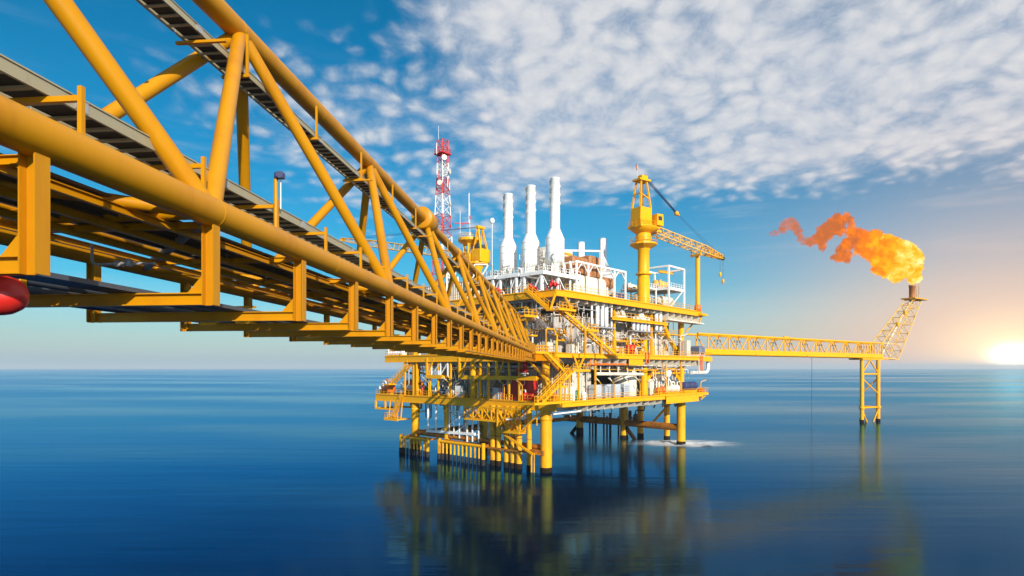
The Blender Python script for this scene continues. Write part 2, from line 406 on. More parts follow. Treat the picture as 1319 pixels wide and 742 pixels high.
def build_bridge():
    T = Thing('access_bridge', 'long yellow tubular truss footbridge running from the upper left to the platform', 'bridge', (XT, 106, ZB), 'B')
    for x, z, r in ((XN, ZB, .25), (XF, ZB, .235), (XT, ZT, .28)):
        T.part('chord', MB().tube((x, -8, z), (x, YEND - (4 if z > 25 else 0), z), r, 28), 'bridge_yellow')
    bot = [-.47 + 10.07 * k for k in range(0, 11)]; top = [-5.3 + 10.07 * k for k in range(0, 12)]
    for yt in top:
        for x in (XN, XF):
            for d in (-5.2, 4.87):
                yb = min(bot, key=lambda q: abs(q - (yt + d)))
                if abs(yb - yt) > 6 or yt > YEND - 3: continue
                T.part('brace', MB().tube((x, yb, ZB), (XT, yt, ZT), .165, 18), 'bridge_yellow')
    # weld beads round the chords, gusset plates where the cross beams meet the hangers
    for x, z, r in ((XN, ZB, .25), (XT, ZT, .28)):
        T.copies('weld_seam', MB().lathe((0, 0, 0), [(r, 0), (r + .007, .008), (r + .007, .028), (r, .036)], 24, (0, 1, 0)), 'bridge_yellow', [(x, 4.6 + 5.03 * k, z) for k in range(14)])
    T.copies('gusset_plate', MB().add([(-.11, -.008, 19.275), (-.11, -.008, 19.62), (-.42, -.008, 19.275), (-.11, .008, 19.275), (-.11, .008, 19.62), (-.42, .008, 19.275)], [(0, 1, 2), (5, 4, 3), (0, 3, 4, 1), (1, 4, 5, 2), (2, 5, 3, 0)]), 'bridge_yellow', [(XN, 9.6 + 3.357 * k, 0) for k in range(-2, 16)])
    # the stepped can at the spliced node and the smaller one after it
    T.part('splice_can', MB().lathe((XT, 34.0, ZT), [(.30, -.02), (.60, 0), (.63, .03), (.63, 1.7), (.60, 1.73), (.3, 1.75)], 28, (0, 1, 0)), 'bridge_yellow')
    for yy in (45.1, 65.2): T.part('splice_can', MB().lathe((XT, yy - .6, ZT), [(.29, 0), (.36, .02), (.36, 1.2), (.29, 1.22)], 20, (0, 1, 0)), 'bridge_yellow')
    # hangers, cross beams
    ys = [9.6 + 3.357 * k for k in range(-2, 29)]
    hg = MB(); zt, zb = -.2, -1.59
    hg.box(.085, .105, -.10, .10, zb, zt).box(-.105, -.085, -.10, .10, zb, zt).box(-.085, .085, -.009, .009, zb, zt)
    T.copies('hanger', hg, 'bridge_yellow', [(XN, y, ZB) for y in ys if y < YEND])
    hf = MB(); hf.box(.085, .105, -.10, .10, zb, zt).box(-.105, -.085, -.10, .10, zb, zt).box(-.085, .085, -.009, .009, zb, zt)
    T.copies('hanger', hf, 'bridge_yellow', [(XF, y, ZB) for y in ys if y < YEND])
    cb = MB().ibeam((XF + .107, 0, 19.17), (XN - .107, 0, 19.17), .16, .21, .02)
    T.copies('cross_beam', cb, 'bridge_yellow', [(0, y, 0) for y in ys if y < YEND])
    tb = MB().tube((XF, 0, ZB), (XN, 0, ZB), .125, 14)
    T.copies('lateral_tube', tb, 'bridge_yellow', [(0, y, 0) for y in bot[1:]])
    t2 = MB().ibeam((XF + 1.3, 0, 20.52), (XN - .2, 0, 20.52), .10, .12, .012)
    T.copies('floor_beam', t2, 'bridge_yellow', [(0, y + .4, 0) for y in ys if y < YEND - 1])
    for i, yb in enumerate(bot[:-1]):
        T.part('lateral_brace', MB().tube((XN, yb, ZB - .05), (XF, yb + 5.03, ZB - .05), .10, 12), 'grey_steel' if i == 1 else 'bridge_yellow')
        T.part('lateral_brace', MB().tube((XF, yb + 5.03, ZB - .05), (XN, yb + 10.07, ZB - .05), .10, 12), 'bridge_yellow')
    for x in (-6.95, -7.9, -8.95, -9.7):
        T.part('stringer', MB().ibeam((x, -8, 20.46), (x, YEND, 20.46), .09, .13, .014), 'bridge_yellow')
    # walkway plates
    pl = MB().box(-.94, .94, -1.64, 1.64, -.02, .02)
    for k in range(-3, 4): pl.box(k * .27 - .012, k * .27 + .012, -1.63, 1.63, -.07, -.018)
    T.copies('walkway_plate', pl, 'dark_grating', [(-7.95, y + 1.68, 20.64) for y in [-7.0 + 3.357 * k for k in range(33)] if y < YEND - 3])
    # cable tray on brackets along the near chord, second one hung below the top chord
    sec = MB(); L = 3.30
    sec.box(-.012, .012, 0, L, 0, .17).box(-.72, -.70, 0, L, 0, .17).box(.012, .03, 0, L, .15, .17).box(-.03, .014, 0, L, -.012, .004)
    for k in range(8): sec.box(-.70, -.012, .2 + k * .41, .27 + k * .41, .0, .035)
    tr = [(-6.50, y, 21.42) for y in [-6 + 3.34 * k for k in range(33)]]
    T.copies('tray_section', sec, 'galvanised', tr)
    jt = MB().box(.013, .022, -.09, .13, .004, .168)
    T.copies('tray_joint', jt, 'grey_steel', [(x, y, z) for x, y, z in tr if y < 60])
    T.part('cable', MB().box(-7.10, -6.60, -6, YEND - 3, 21.46, 21.53), 'cable_black')
    br = MB().box(-.03, .03, -.03, .03, .18, .86).box(-1.25, -.03, -.03, .03, .675, .745)
    T.copies('tray_bracket', br, 'bridge_yellow', [(XN, 4.4 + 2.5 * k, ZB) for k in range(40) if 5 + 2.5 * k < 103])
    sec2 = MB(); sec2.box(-.012, .012, 0, L, 0, .16).box(-.57, -.55, 0, L, 0, .16).box(.012, .03, 0, L, .14, .16)
    for k in range(9): sec2.box(-.55, -.012, .15 + k * .36, .22 + k * .36, .0, .03)
    tr2 = [(-8.32, y, 25.55) for y in [-4 + 3.34 * k for k in range(32)]]
    T.copies('tray_section', sec2, 'galvanised', tr2)
    T.copies('tray_joint', MB().box(.013, .022, -.09, .13, .004, .158), 'grey_steel', [q for q in tr2 if q[1] < 60])
    T.part('cable', MB().box(-8.80, -8.42, -4, YEND - 4, 25.59, 25.65), 'cable_black')
    hb = MB().box(-.03, .03, -.03, .03, -.10, 1.0).box(-.68, .06, -.035, .035, -.10, -.02)
    T.copies('tray_hanger', hb, 'bridge_yellow', [(-8.24, 2.0 + 4.2 * k, 25.55) for k in range(24)])
    for k, y in enumerate(bot[1:6]):
        T.part('tray_arm', MB().box(-8.95, -7.75, y + 3.2, y + 3.28, 25.38, 25.44), 'bridge_yellow')
    # pipes carried on the two tiers
    for x, z, r, m in ((-10.2, 20.9, .16, 'silver_cladding'), (-9.35, 20.84, .12, 'white_paint'), (-9.75, 20.80, .07, 'bridge_yellow'), (-6.75, 20.86, .09, 'silver_cladding'),
                       (-8.35, 19.36, .085, 'slate_pipe'), (-8.7, 19.35, .07, 'grey_steel'), (-9.6, 19.38, .10, 'slate_pipe'), (-10.0, 19.345, .065, 'grey_steel'), (-10.5, 19.37, .09, 'dark_blue')):
        T.part('pipe', MB().tube((x, -8 if z > 20 else 5.5, z), (x, YEND + 3, z), r, 12), m)
    T.part('fire_main', MB().tube((-9.2, 17.5, 19.43), (-9.2, YEND + 3, 19.43), .15, 12), 'red_paint')
    clamp = MB().box(-.26, .26, -.05, .05, -.24, -.16).box(-.26, -.22, -.05, .05, -.2, .1).box(.22, .26, -.05, .05, -.2, .1).box(-.26, .26, -.05, .05, .18, .23)
    T.copies('pipe_clamp', clamp, 'yellow_paint', [(-8.5, 8.3 + 6.7 * k, 19.40) for k in range(14)] + [(-9.8, 8.7 + 6.7 * k, 19.40) for k in range(14)])
    vl = MB()
    vl.elbow([(-8.5, 9.9, 20.2), (-8.5, 9.9, 19.85), (-8.1, 9.9, 19.85), (-7.3, 9.9, 19.85)], .025, 6, .1).lathe((-7.8, 9.9, 19.80), [(.05, 0), (.07, .02), (.07, .1), (.03, .14)], 8)
    vl.tube((-8.05, 9.9, 19.85), (-7.9, 9.9, 19.85), .06, 8)
    T.part('cable_tray', MB().box(-7.9, -7.35, 5.5, YEND, 19.285, 19.30).box(-7.9, -7.88, 5.5, YEND, 19.3, 19.36).box(-7.37, -7.35, 5.5, YEND, 19.3, 19.36), 'slate_pipe')
    T.part('drain_valve', vl, 'grey_steel')
    # the closed end by the platform
    T.part('end_girder', MB().ibeam((XN + .05, 80, 19.35), (XN + .05, YEND, 19.35), .30, .58, .04), 'bridge_yellow')
    T.part('end_girder', MB().ibeam((XF - .05, 80, 19.35), (XF - .05, YEND, 19.35), .30, .58, .04), 'bridge_yellow')
    T.part('lower_flange', MB().box(XN - .12, XN + .12, 34, 80, 18.98, 19.055), 'bridge_yellow')
    T.part('end_frame', MB().box(XF - .3, XN + .3, YEND, YEND + .4, 19.0, 21.0), 'bridge_yellow')
    T.part('end_plate', MB().box(XN - .03, XN + .03, 94, YEND, 19.66, 20.35), 'bridge_yellow')
    T.part('handrail', MB().rail([(XN + .1, 86, 20.9), (XN + .1, YEND, 20.9)], 1.1, 1.3, .04).rail([(XF, 40, 20.9), (XF, YEND, 20.9)], 1.1, 1.5, .035), 'bridge_yellow')
    # red floats and lamp
    r = Thing('red_cylinder', 'glossy red round-ended cylinder hung under the bridge at the left edge', 'tank', (-7.8, 7.2, 19.1), 'B')
    r.part('shell', MB().lathe((-9.08, 6.75, 18.90), [(.05, -.1), (.18, -.06), (.245, .03), (.25, .1), (.25, 2.05), (.24, 2.15), (.20, 2.26), (.12, 2.34), (.02, 2.37)], 24, (1, 0, 0)), 'red_paint')
    r.part('strap', MB().lathe((-8.4, 6.75, 18.90), [(.252, 0), (.262, .01), (.262, .06), (.252, .07)], 24, (1, 0, 0)).box(-8.39, -8.34, 6.73, 6.77, 19.12, 19.3), 'grey_steel')
    l = Thing('floodlight', 'small dark floodlight on a yellow post standing on the bridge chord', 'lamp', (XN, 11.85, 20.9), 'B')
    l.part('post', MB().tube((XN, 11.85, 20.85), (XN, 11.85, 21.95), .045, 8), 'bridge_yellow')
    l.part('lamp_head', MB().cbox(XN - .02, XN + .18, 11.78, 11.92, 21.92, 22.06, .03).lathe((XN + .12, 11.78, 21.98), [(.05, -.08), (.07, 0), (.07, .05)], 10, (.3, -1, -.2)), 'dark_blue')
    l.part('cable_pole', MB().tube((XN + .08, 11.9, 21.3), (XN + .08, 11.9, 21.9), .014, 6), 'cream_paint')


build_bridge()

# ------------------------------------------------------------------ the platform: jacket and three decks
ZC, ZM, ZU = 12.1, 20.6, 31.3
PF = Thing('offshore_platform', 'large yellow gas production platform on tubular legs with three crowded decks', 'platform', (25, 18, 0))


def leg(s, t, r, z1, mname='worn_yellow', growth=1.5):
    o = PF.part('leg', MB().tube((s, t, -4), (s, t, z1), r, 20), mname)
    PF.part('growth_band', MB().lathe((s, t, -1), [(r * 1.02, 0), (r * 1.05, .1), (r * 1.06, .8 + growth * .5), (r * 1.03, .9 + growth * .62), (r * 1.015, 1 + growth * .7)], 18), 'growth', o)
    return o


def build_jacket():
    for s, t, r in ((0, 0, 1.0), (0, 36, .85), (0, 25.7, .7), (18, 33.5, .95), (50, 0, 1.0), (52, 16.7, 1.0), (52.5, 31, .95), (20, 36.5, .8)):
        l = leg(s, t, r, ZC - 1.4, growth=1.2 if r > .96 else 2.6)
        PF.part('collar', MB().lathe((s, t, 8.9), [(r, 0), (r * 1.10, .1), (r * 1.10, .5), (r, .6)], 20), 'worn_yellow', l)
    # caissons among the far legs
    for s, t, r in ((56.5, 14.6, .8), (55.6, 6.6, .72)): leg(s, t, r, ZC - 1.4, growth=1.6)
    for i in range(9):
        s = 55 + (i % 3) * .8; t = 18.2 + i * 1.55
        PF.part('caisson', MB().tube((s, t, -3), (s, t, 5 + (i % 2)), .24 + .1 * (i % 3 == 0), 8), 'growth')
    def br(p, q, r, m='rusty_brace', n=14): PF.part('brace', MB().tube(p, q, r, n), m)
    br((50, 0, 4.0), (52, 16.7, 4.0), .85); br((52, 16.7, 4.0), (52.5, 36, 4.0), .80); br((0, 0, 4.2), (0, 36, 4.2), .45)
    br((18, 33.5, 4.4), (52.5, 31, 4.4), .5); br((0, 36, 4.2), (20, 36.5, 4.2), .5); br((0, 25.7, 4.3), (18, 33.5, 4.3), .42)
    br((52, 16.7, 3.6), (50.5, 10, -3), .5, 'growth'); br((52.5, 31, 3.0), (52.4, 36.5, -3), .5, 'growth'); br((52, 16.7, 6.5), (56.5, 14.6, 3.6), .3)
    br((50, 2, ZC - 1.5), (54, 10, 4.2), .16, 'worn_yellow', 6); br((50.8, 2, ZC - 1.5), (54.8, 10, 4.2), .16, 'worn_yellow', 6)
    for t in (19, 21.5, 24, 28, 30): PF.part('riser', MB().tube((53.5, t, 4.0), (53.5, t, ZC - 1.2), .13, 6), 'worn_yellow')
    # stairs and rails on the far walkway between the far legs
    PF.part('walkway', MB().box(51.2, 52.6, 17, 36, 4.92, 5.0).rail([(51.2, 17.5, 5), (51.2, 36, 5)], 1.1, 1.6, .035), 'rusty_brace')
    # oily pump gear on the brace by the far leg
    g = MB(); g.lathe((51.4, 13, 4.9), [(.5, 0), (.6, .3), (.6, 1.2), (.3, 1.6)], 10); g.elbow([(51.4, 13, 6.3), (51.4, 13, 7.4), (51.4, 10.5, 7.4), (51.4, 10.5, 10.8)], .16, 8, .5)
    g.lathe((51.4, 14.6, 4.9), [(.35, 0), (.42, .4), (.42, 2.1), (.2, 2.4)], 10)
    PF.part('sump_pump', g, 'shadow_steel')
    # conductors at the near corner: a guide frame ties them
    for t, r in ((11.8, .58), (10.4, .46), (8.4, .52), (6.9, .48), (5.4, .56), (3.0, .46)):
        o = PF.part('conductor', MB().tube((-1, t, -4), (-1, t, ZC - 1.0), r, 16), 'worn_yellow')
        PF.part('growth_band', MB().lathe((-1, t, -1), [(r * 1.02, 0), (r * 1.05, .1), (r * 1.05, 1.2), (r * 1.02, 2.0)], 14), 'growth', o)
        PF.part('clamp_ring', MB().lathe((-1, t, 5.4), [(r, 0), (r * 1.08, .03), (r * 1.08, .17), (r, .2)], 14), 'rusty_brace', o)
    for z in (3.3,):
        PF.part('guide_frame', MB().beam((-1.75, .8, z), (-1.75, 13, z), .25, .3).beam((-.3, .8, z), (-.3, 13, z), .25, .3), 'rusty_brace')
    PF.part('brace', MB().beam((-2.4, 9.4, 6.9), (-2.4, 1.0, 3.2), .3, .35), 'yellow_paint')
    PF.part('leg_clamp', MB().box(-1.4, 1.2, -.4, 2.8, 3.0, 3.8), 'rusty_brace')
    PF.part('fender_post', MB().tube((-1.9, 1.7, -1), (-1.9, 1.7, 3.4), .16, 8).tube((-1.9, 1.1, -1), (-1.9, 1.1, 3.4), .12, 8), 'worn_yellow')


build_jacket()


def bumper(t0, t1, n, ztop, label):
    T = Thing('boat_bumper', label, 'boat bumper', (-2.6, (t0 + t1) / 2, 0), group='boat bumpers at the waterline')
    T.part('top_beam', MB().tube((-2.6, t0, ztop), (-2.6, t1, ztop), .30, 12), 'yellow_paint')
    T.part('rear_frame', MB().beam((-1.2, t0, ztop + .1), (-1.2, t1, ztop + .1), .3, .3).beam((-1.2, t0, ztop), (-2.6, t0, ztop), .25, .25).beam((-1.2, t1, ztop), (-2.6, t1, ztop), .25, .25)
           .beam((-1.2, t0, ztop), (0, t0, ztop + .2), .3, .3).beam((-1.2, t1, ztop), (0, t1, ztop + .2), .3, .3), 'rusty_brace')
    for i in range(n):
        t = t0 + (t1 - t0) * i / (n - 1); big = i in (0, n - 1)
        o = T.part('fender_post', MB().tube((-2.6, t, -2), (-2.6, t, ztop + (.6 if big else 0)), .36 if big else .19, 10), 'worn_yellow')
        T.part('rubber_sleeve', MB().lathe((-2.6, t, -1), [(.2, 0), (.28 if not big else .42, .05), (.28 if not big else .42, 2.1), (.2, 2.2)], 10), 'black_rubber', o)
    T.part('grating', MB().box(-2.5, -1.2, t0, t1, ztop - .05, ztop + .02), 'rusty_brace')
    return T


bumper(37.6, 28.8, 9, 3.4, 'left-hand yellow boat bumper with black rubber posts, below the rescue boat')
bumper(25.2, 12.8, 12, 3.5, 'right-hand longer yellow boat bumper with black posts, beside the conductor pipes')


def deck(name, zt, s0, s1, t0, t1, label, ext=None):
    """plate as the part, girders, ribs and rails as its sub-parts"""
    pl = MB().box(s0, s1, t0, t1, zt - .14, zt)
    if ext: pl.box(ext[0], ext[1], t1 + .003, ext[2], zt - .143, zt - .003)
    D = PF.part(name, pl, 'dark_grating', label=label)
    te = ext[2] if ext else t1
    return D


def sub(D, name, mb, m): return PF.part(name, mb, m, D)


def build_decks():
    # ---- cellar deck
    D = deck('cellar_deck', ZC, -1, 55, -3, 40, 'lowest deck just above the legs', (-1, 7, 49))
    z = ZC
    sub(D, 'edge_girder', MB().ibeam((-1.05, -3, z - .75), (-1.05, 49, z - .75), .4, 1.42, .08), 'yellow_paint')
    sub(D, 'edge_girder', MB().ibeam((-1, -3.05, z - .42), (55, -3.05, z - .42), .4, .80, .08), 'yellow_paint')
    sub(D, 'edge_girder', MB().ibeam((36.5, -3.4, z - .95), (52, -3.4, z - .95), .4, 1.7, .08), 'yellow_paint')
    sub(D, 'edge_girder', MB().ibeam((55.05, -3, z - .6), (55.05, 40, z - .6), .4, 1.2, .08), 'yellow_paint')
    for s in range(0, 54, 6): sub(D, 'girder', MB().ibeam((s, -2, z - .9), (s, 40, z - .9), .4, 1.4, .06), 'grey_panel')
    for t in (0, 9, 18, 27, 36): sub(D, 'girder', MB().ibeam((-.8, t, z - .95), (55, t, z - .95), .4, 1.6, .06), 'grey_panel')
    sub(D, 'web_plate', MB().box(8, 36, -.9, -.84, z - 2.0, z - .85), 'cream_paint')
    for i in range(11):
        s = 8.4 + i * 2.72
        sub(D, 'rib', MB().add([(s, -2.9, z - .84), (s, -.88, z - .84), (s, -.88, z - 2.05), (s, -2.7, z - 1.75), (s + .06, -2.9, z - .84), (s + .06, -.88, z - .84), (s + .06, -.88, z - 2.05), (s + .06, -2.7, z - 1.75)],
                              [(0, 1, 2, 3), (7, 6, 5, 4), (0, 4, 5, 1), (1, 5, 6, 2), (2, 6, 7, 3), (3, 7, 4, 0)]), 'cream_paint')
    sub(D, 'railing', MB().rail([(-1, 49, z), (-1, 7, z)]), 'yellow_paint')
    sub(D, 'railing', MB().rail([(-1, 5, z), (-1, -3, z), (55, -3, z)]), 'yellow_paint')
    sub(D, 'railing', MB().rail([(55, -3, z), (55, 40, z), (7, 40, z), (7, 49, z), (-1, 49, z)]), 'yellow_paint')
    # balcony at the right end, frame under the left end
    sub(D, 'balcony', MB().box(55, 58, -3, 3, z - .25, z - .05).beam((55, -3, z - .3), (58, -3, z - .3), .25, .5).beam((58, -3, z - .3), (58, 3, z - .3), .25, .5).beam((55, -2.6, z - 1.6), (58, -2.6, z - .5), .2, .2).rail([(55, -3, z), (58, -3, z), (58, 3, z)]), 'yellow_paint')
    f = MB()
    for t in (48.8, 45.2, 41.5):
        f.beam((-1.2, t, z - 1.4), (-1.2, t, z - 3.3), .35, .35); f.beam((6, t, z - 1.4), (6, t, z - 3.3), .35, .35)
    for s in (-1.2, 6): f.beam((s, 48.95, z - 3.2), (s, 41.4, z - 3.2), .38, .4)
    f.beam((-1.2, 48.8, z - 3.2), (6, 48.8, z - 3.2), .35, .38)
    sub(D, 'lower_frame', f, 'yellow_paint')
    b = MB().box(-2.6, 1, 38.8, 43.5, z - 5.3, z - 5.1).beam((-2.6, 38.8, z - 5.2), (-2.6, 43.5, z - 5.2), .3, .55).beam((-2.6, 43.5, z - 5.2), (1, 43.5, z - 5.2), .3, .5)
    b.rail([(-2.6, 38.8, z - 5.0), (-2.6, 43.5, z - 5.0), (1, 43.5, z - 5.0)], 1.1, 1.2)
    for t in (39, 43.3): b.beam((-1.2, t, z - 1.3), (-1.6, t, z - 5.1), .2, .2)
    sub(D, 'hanging_platform', b, 'yellow_paint')
    # truss balcony under the left edge near the corner
    tr = MB()
    def truss(s, ta, tb, za, zb, n, w=.16):
        tr.beam((s, ta, za), (s, tb, za), w * 1.5, w * 1.5); tr.beam((s, ta, zb), (s, tb, zb), w * 2, w * 2.4)
        for i in range(n + 1):
            t = ta + (tb - ta) * i / n; tr.beam((s, t, za), (s, t, zb), w * 1.2, w * 1.2)
            if i < n:
                t2 = ta + (tb - ta) * (i + 1) / n; tr.beam((s, t, za), (s, t2, zb), w, w); tr.beam((s, t2, za), (s, t, zb), w, w)
    truss(-2.6, 18.0, 8.3, z - 1.3, z - 3.7, 4); truss(-1.2, 18.0, 8.3, z - 1.3, z - 3.7, 4)
    truss(-2.8, 9.0, 3.6, z - 1.3, z - 5.4, 2, .2); truss(-1.3, 9.0, 3.6, z - 1.3, z - 5.4, 2, .2)
    tr.box(-2.6, -1.2, 8.3, 18, z - 3.85, z - 3.78).box(-2.8, -1.3, 3.6, 9, z - 5.6, z - 5.5)
    tr.beam((-2.8, 3.6, z - 5.3), (-2.8, -1.5, z - 1.3), .22, .22); tr.beam((-1.9, .5, z - 1.4), (-1.9, .5, z - 4), .16, .16)
    sub(D, 'truss_balcony', tr, 'yellow_paint')

    # ---- main deck
    D = deck('main_deck', ZM, -1, 55, -3, 40, 'middle deck at the level of the bridge', (-1, 9, 45.5))
    z = ZM
    sub(D, 'edge_girder', MB().ibeam((-1.05, -3, z - .7), (-1.05, 45.5, z - .7), .4, 1.35, .08), 'yellow_paint')
    sub(D, 'edge_girder', MB().ibeam((-1, -3.05, z - .42), (55, -3.05, z - .42), .4, .80, .08), 'yellow_paint')
    sub(D, 'edge_girder', MB().ibeam((55.05, -3, z - .6), (55.05, 40, z - .6), .4, 1.2, .08), 'yellow_paint')
    for s in range(0, 54, 6): sub(D, 'girder', MB().ibeam((s, -2, z - .9), (s, 40, z - .9), .4, 1.4, .06), 'grey_panel')
    for t in (0, 9, 18, 27, 36): sub(D, 'girder', MB().ibeam((-.8, t, z - .95), (55, t, z - .95), .4, 1.6, .06), 'grey_panel')
    sub(D, 'web_plate', MB().box(10, 54.9, -.9, -.84, z - 2.1, z - .85), 'cream_paint')
    sub(D, 'lower_flange', MB().box(10, 54.9, -1.5, -.7, z - 2.2, z - 2.11), 'grey_panel')
    for i in range(17):
        s = 10.2 + i * 2.78
        sub(D, 'rib', MB().add([(s, -2.9, z - .84), (s, -.88, z - .84), (s, -.88, z - 2.1), (s, -2.7, z - 1.95), (s + .06, -2.9, z - .84), (s + .06, -.88, z - .84), (s + .06, -.88, z - 2.1), (s + .06, -2.7, z - 1.95)],
                              [(0, 1, 2, 3), (7, 6, 5, 4), (0, 4, 5, 1), (1, 5, 6, 2), (2, 6, 7, 3), (3, 7, 4, 0)]), 'cream_paint')
    sub(D, 'edge_panel', MB().box(22.0, 27.4, -3.10, -3.0, z - 2.1, z - .85), 'yellow_paint')
    sub(D, 'railing', MB().rail([(-1, 45.5, z), (-1, 10, z)]).rail([(-1, 1.5, z), (-1, -3, z), (-1, -3, z)]), 'yellow_paint')
    sub(D, 'railing', MB().rail([(14.5, -3, z), (55, -3, z)]), 'yellow_paint')
    sub(D, 'railing', MB().rail([(55, 3, z), (55, 40, z), (9, 40, z), (9, 45.5, z), (-1, 45.5, z)]), 'yellow_paint')
    sub(D, 'balcony', MB().box(55, 60, -3, 4, z - .2, z - .02).beam((55, -3, z - .5), (60, -3, z - .5), .3, 1.0).beam((60, -3, z - .5), (60, 4, z - .5), .3, 1.0).rail([(55, -3, z), (60, -3, z), (60, 4, z)]), 'yellow_paint')
    for s in (-1.3, 3.5): pass
    # frames hung under the left edge
    h = MB()
    for ta, tb in ((30.8, 26.0), (20.9, 11.0), (10.8, 1.2)):
        h.beam((-1.1, ta, 16.2), (-1.1, tb, 16.2), .35, .75); h.beam((1.2, ta, 16.2), (1.2, tb, 16.2), .3, .5)
        for t in (ta, tb): h.beam((-1.1, t, 16.2), (1.2, t, 16.2), .25, .4)
        h.beam((-1.1, ta, 16), (-1.1, ta, 20), .4, .4); h.beam((-1.1, ta - .2, 16.4), (-1.1, ta - 2.2, 19.9), .22, .22)
        h.box(-1.0, 1.2, tb, ta, 16.5, 16.56)
    h.beam((-1.1, 3.2, 19.4), (-1.1, -2.5, 14.8), .3, .35)
    sub(D, 'hanging_frame', h, 'yellow_paint')

    # ---- upper deck
    D = deck('upper_deck', ZU, -1, 54.5, -3, 40, 'top deck below the exhaust stacks and crane', (4, 20, 46))
    z = ZU
    sub(D, 'edge_girder', MB().ibeam((-1.05, -3, z - .62), (-1.05, 40, z - .62), .4, 1.2, .08), 'yellow_paint')
    sub(D, 'edge_girder', MB().ibeam((-1, -3.05, z - .58), (54.5, -3.05, z - .58), .4, 1.1, .08), 'yellow_paint')
    sub(D, 'edge_girder', MB().ibeam((54.55, -3, z - .6), (54.55, 40, z - .6), .4, 1.2, .08), 'yellow_paint')
    for s in range(0, 54, 6): sub(D, 'girder', MB().ibeam((s, -2, z - .9), (s, 40, z - .9), .4, 1.4, .06), 'grey_panel')
    for t in (0, 9, 18, 27, 36): sub(D, 'girder', MB().ibeam((-.8, t, z - .95), (54, t, z - .95), .4, 1.6, .06), 'grey_panel')
    sub(D, 'web_plate', MB().box(38.5, 54.4, -.9, -.84, z - 2.6, z - 1.15), 'cream_paint')
    sub(D, 'lower_flange', MB().box(38.5, 55.6, -3.1, -.7, z - 2.9, z - 2.62), 'cream_paint')
    for i in range(6):
        s = 38.6 + i * 2.9
        sub(D, 'rib', MB().box(s, s + .07, -2.8, -.88, z - 2.6, z - 1.14), 'cream_paint')
    for i in range(13):
        s = 3.2 + i * 2.7
        sub(D, 'rib', MB().box(s, s + .07, -2.7, -.6, z - 1.75, z - 1.14), 'cream_paint')
    sub(D, 'railing', MB().rail([(-1, 40, z), (-1, 3.6, z)]).rail([(1.5, -3, z), (52, -3, z)]), 'yellow_paint')
    sub(D, 'railing', MB().rail([(54.5, 0, z), (54.5, 40, z), (20, 40, z), (20, 46, z), (4, 46, z)]), 'yellow_paint')
    sub(D, 'corner_bracket', MB().box(52.4, 55.6, -4.0, -1.6, z - 1.0, z - .5).beam((53, -3, z - 2.7), (54.5, -3, z - 1), .3, .3), 'yellow_paint')
    # stub posts and the mezzanine on the right face
    D = PF.part('mezzanine', MB().box(17, 39, -2.4, 2, 27.55, 27.75), 'dark_grating', label='narrow walkway between the middle and top decks')
    sub(D, 'edge_girder', MB().ibeam((17, -2.45, 27.5), (39, -2.45, 27.5), .3, .5, .05), 'yellow_paint')
    sub(D, 'railing', MB().rail([(17, -2.4, 27.75), (39, -2.4, 27.75)], 1.1, 1.4), 'yellow_paint')
    # columns between the decks
    def col(s, t, r, z0, z1, m='yellow_paint'): PF.part('column', MB().tube((s, t, z0), (s, t, z1), r, 16), m)
    for s, t in ((0, 0), (0, 18), (0, 36), (33.1, 0), (50, 0), (50, 18), (50, 36), (20, 36), (20, 18)):
        col(s, t, .72, ZC - 1, ZM - .8)
        if (s, t) != (0, 0): col(s, t, .68, ZM, ZU - .8)
    for s in (19.7, 34.2): PF.part('column', MB().box(s - .22, s + .22, -1.3, -.9, ZM, ZU - 1.1), 'yellow_paint')
    PF.part('column', MB().cbox(49.1, 50.9, -2.0, -.6, ZM, 24.4, .08), 'beige_panel')
    PF.part('diagonal', MB().tube((33.3, 0, 15.0), (40.6, 0, 19.0), .42, 12), 'yellow_paint')
    PF.part('diagonal', MB().tube((49.8, 0, 14.4), (44.6, 0, 19.2), .38, 12).tube((50, 0, 17.8), (54, 0, 19.4), .3, 10), 'yellow_paint')
    PF.part('diagonal', MB().path([(38.4, -.4, 29.0), (40.4, -.4, 28.2), (43.4, -.4, 24.6), (46.4, -.4, 22.4)], .5, 12), 'yellow_paint')
    PF.part('diagonal', MB().beam((50.6, -1, 26.5), (53.8, -1, 28.4), .25, .25), 'yellow_paint')


build_decks()


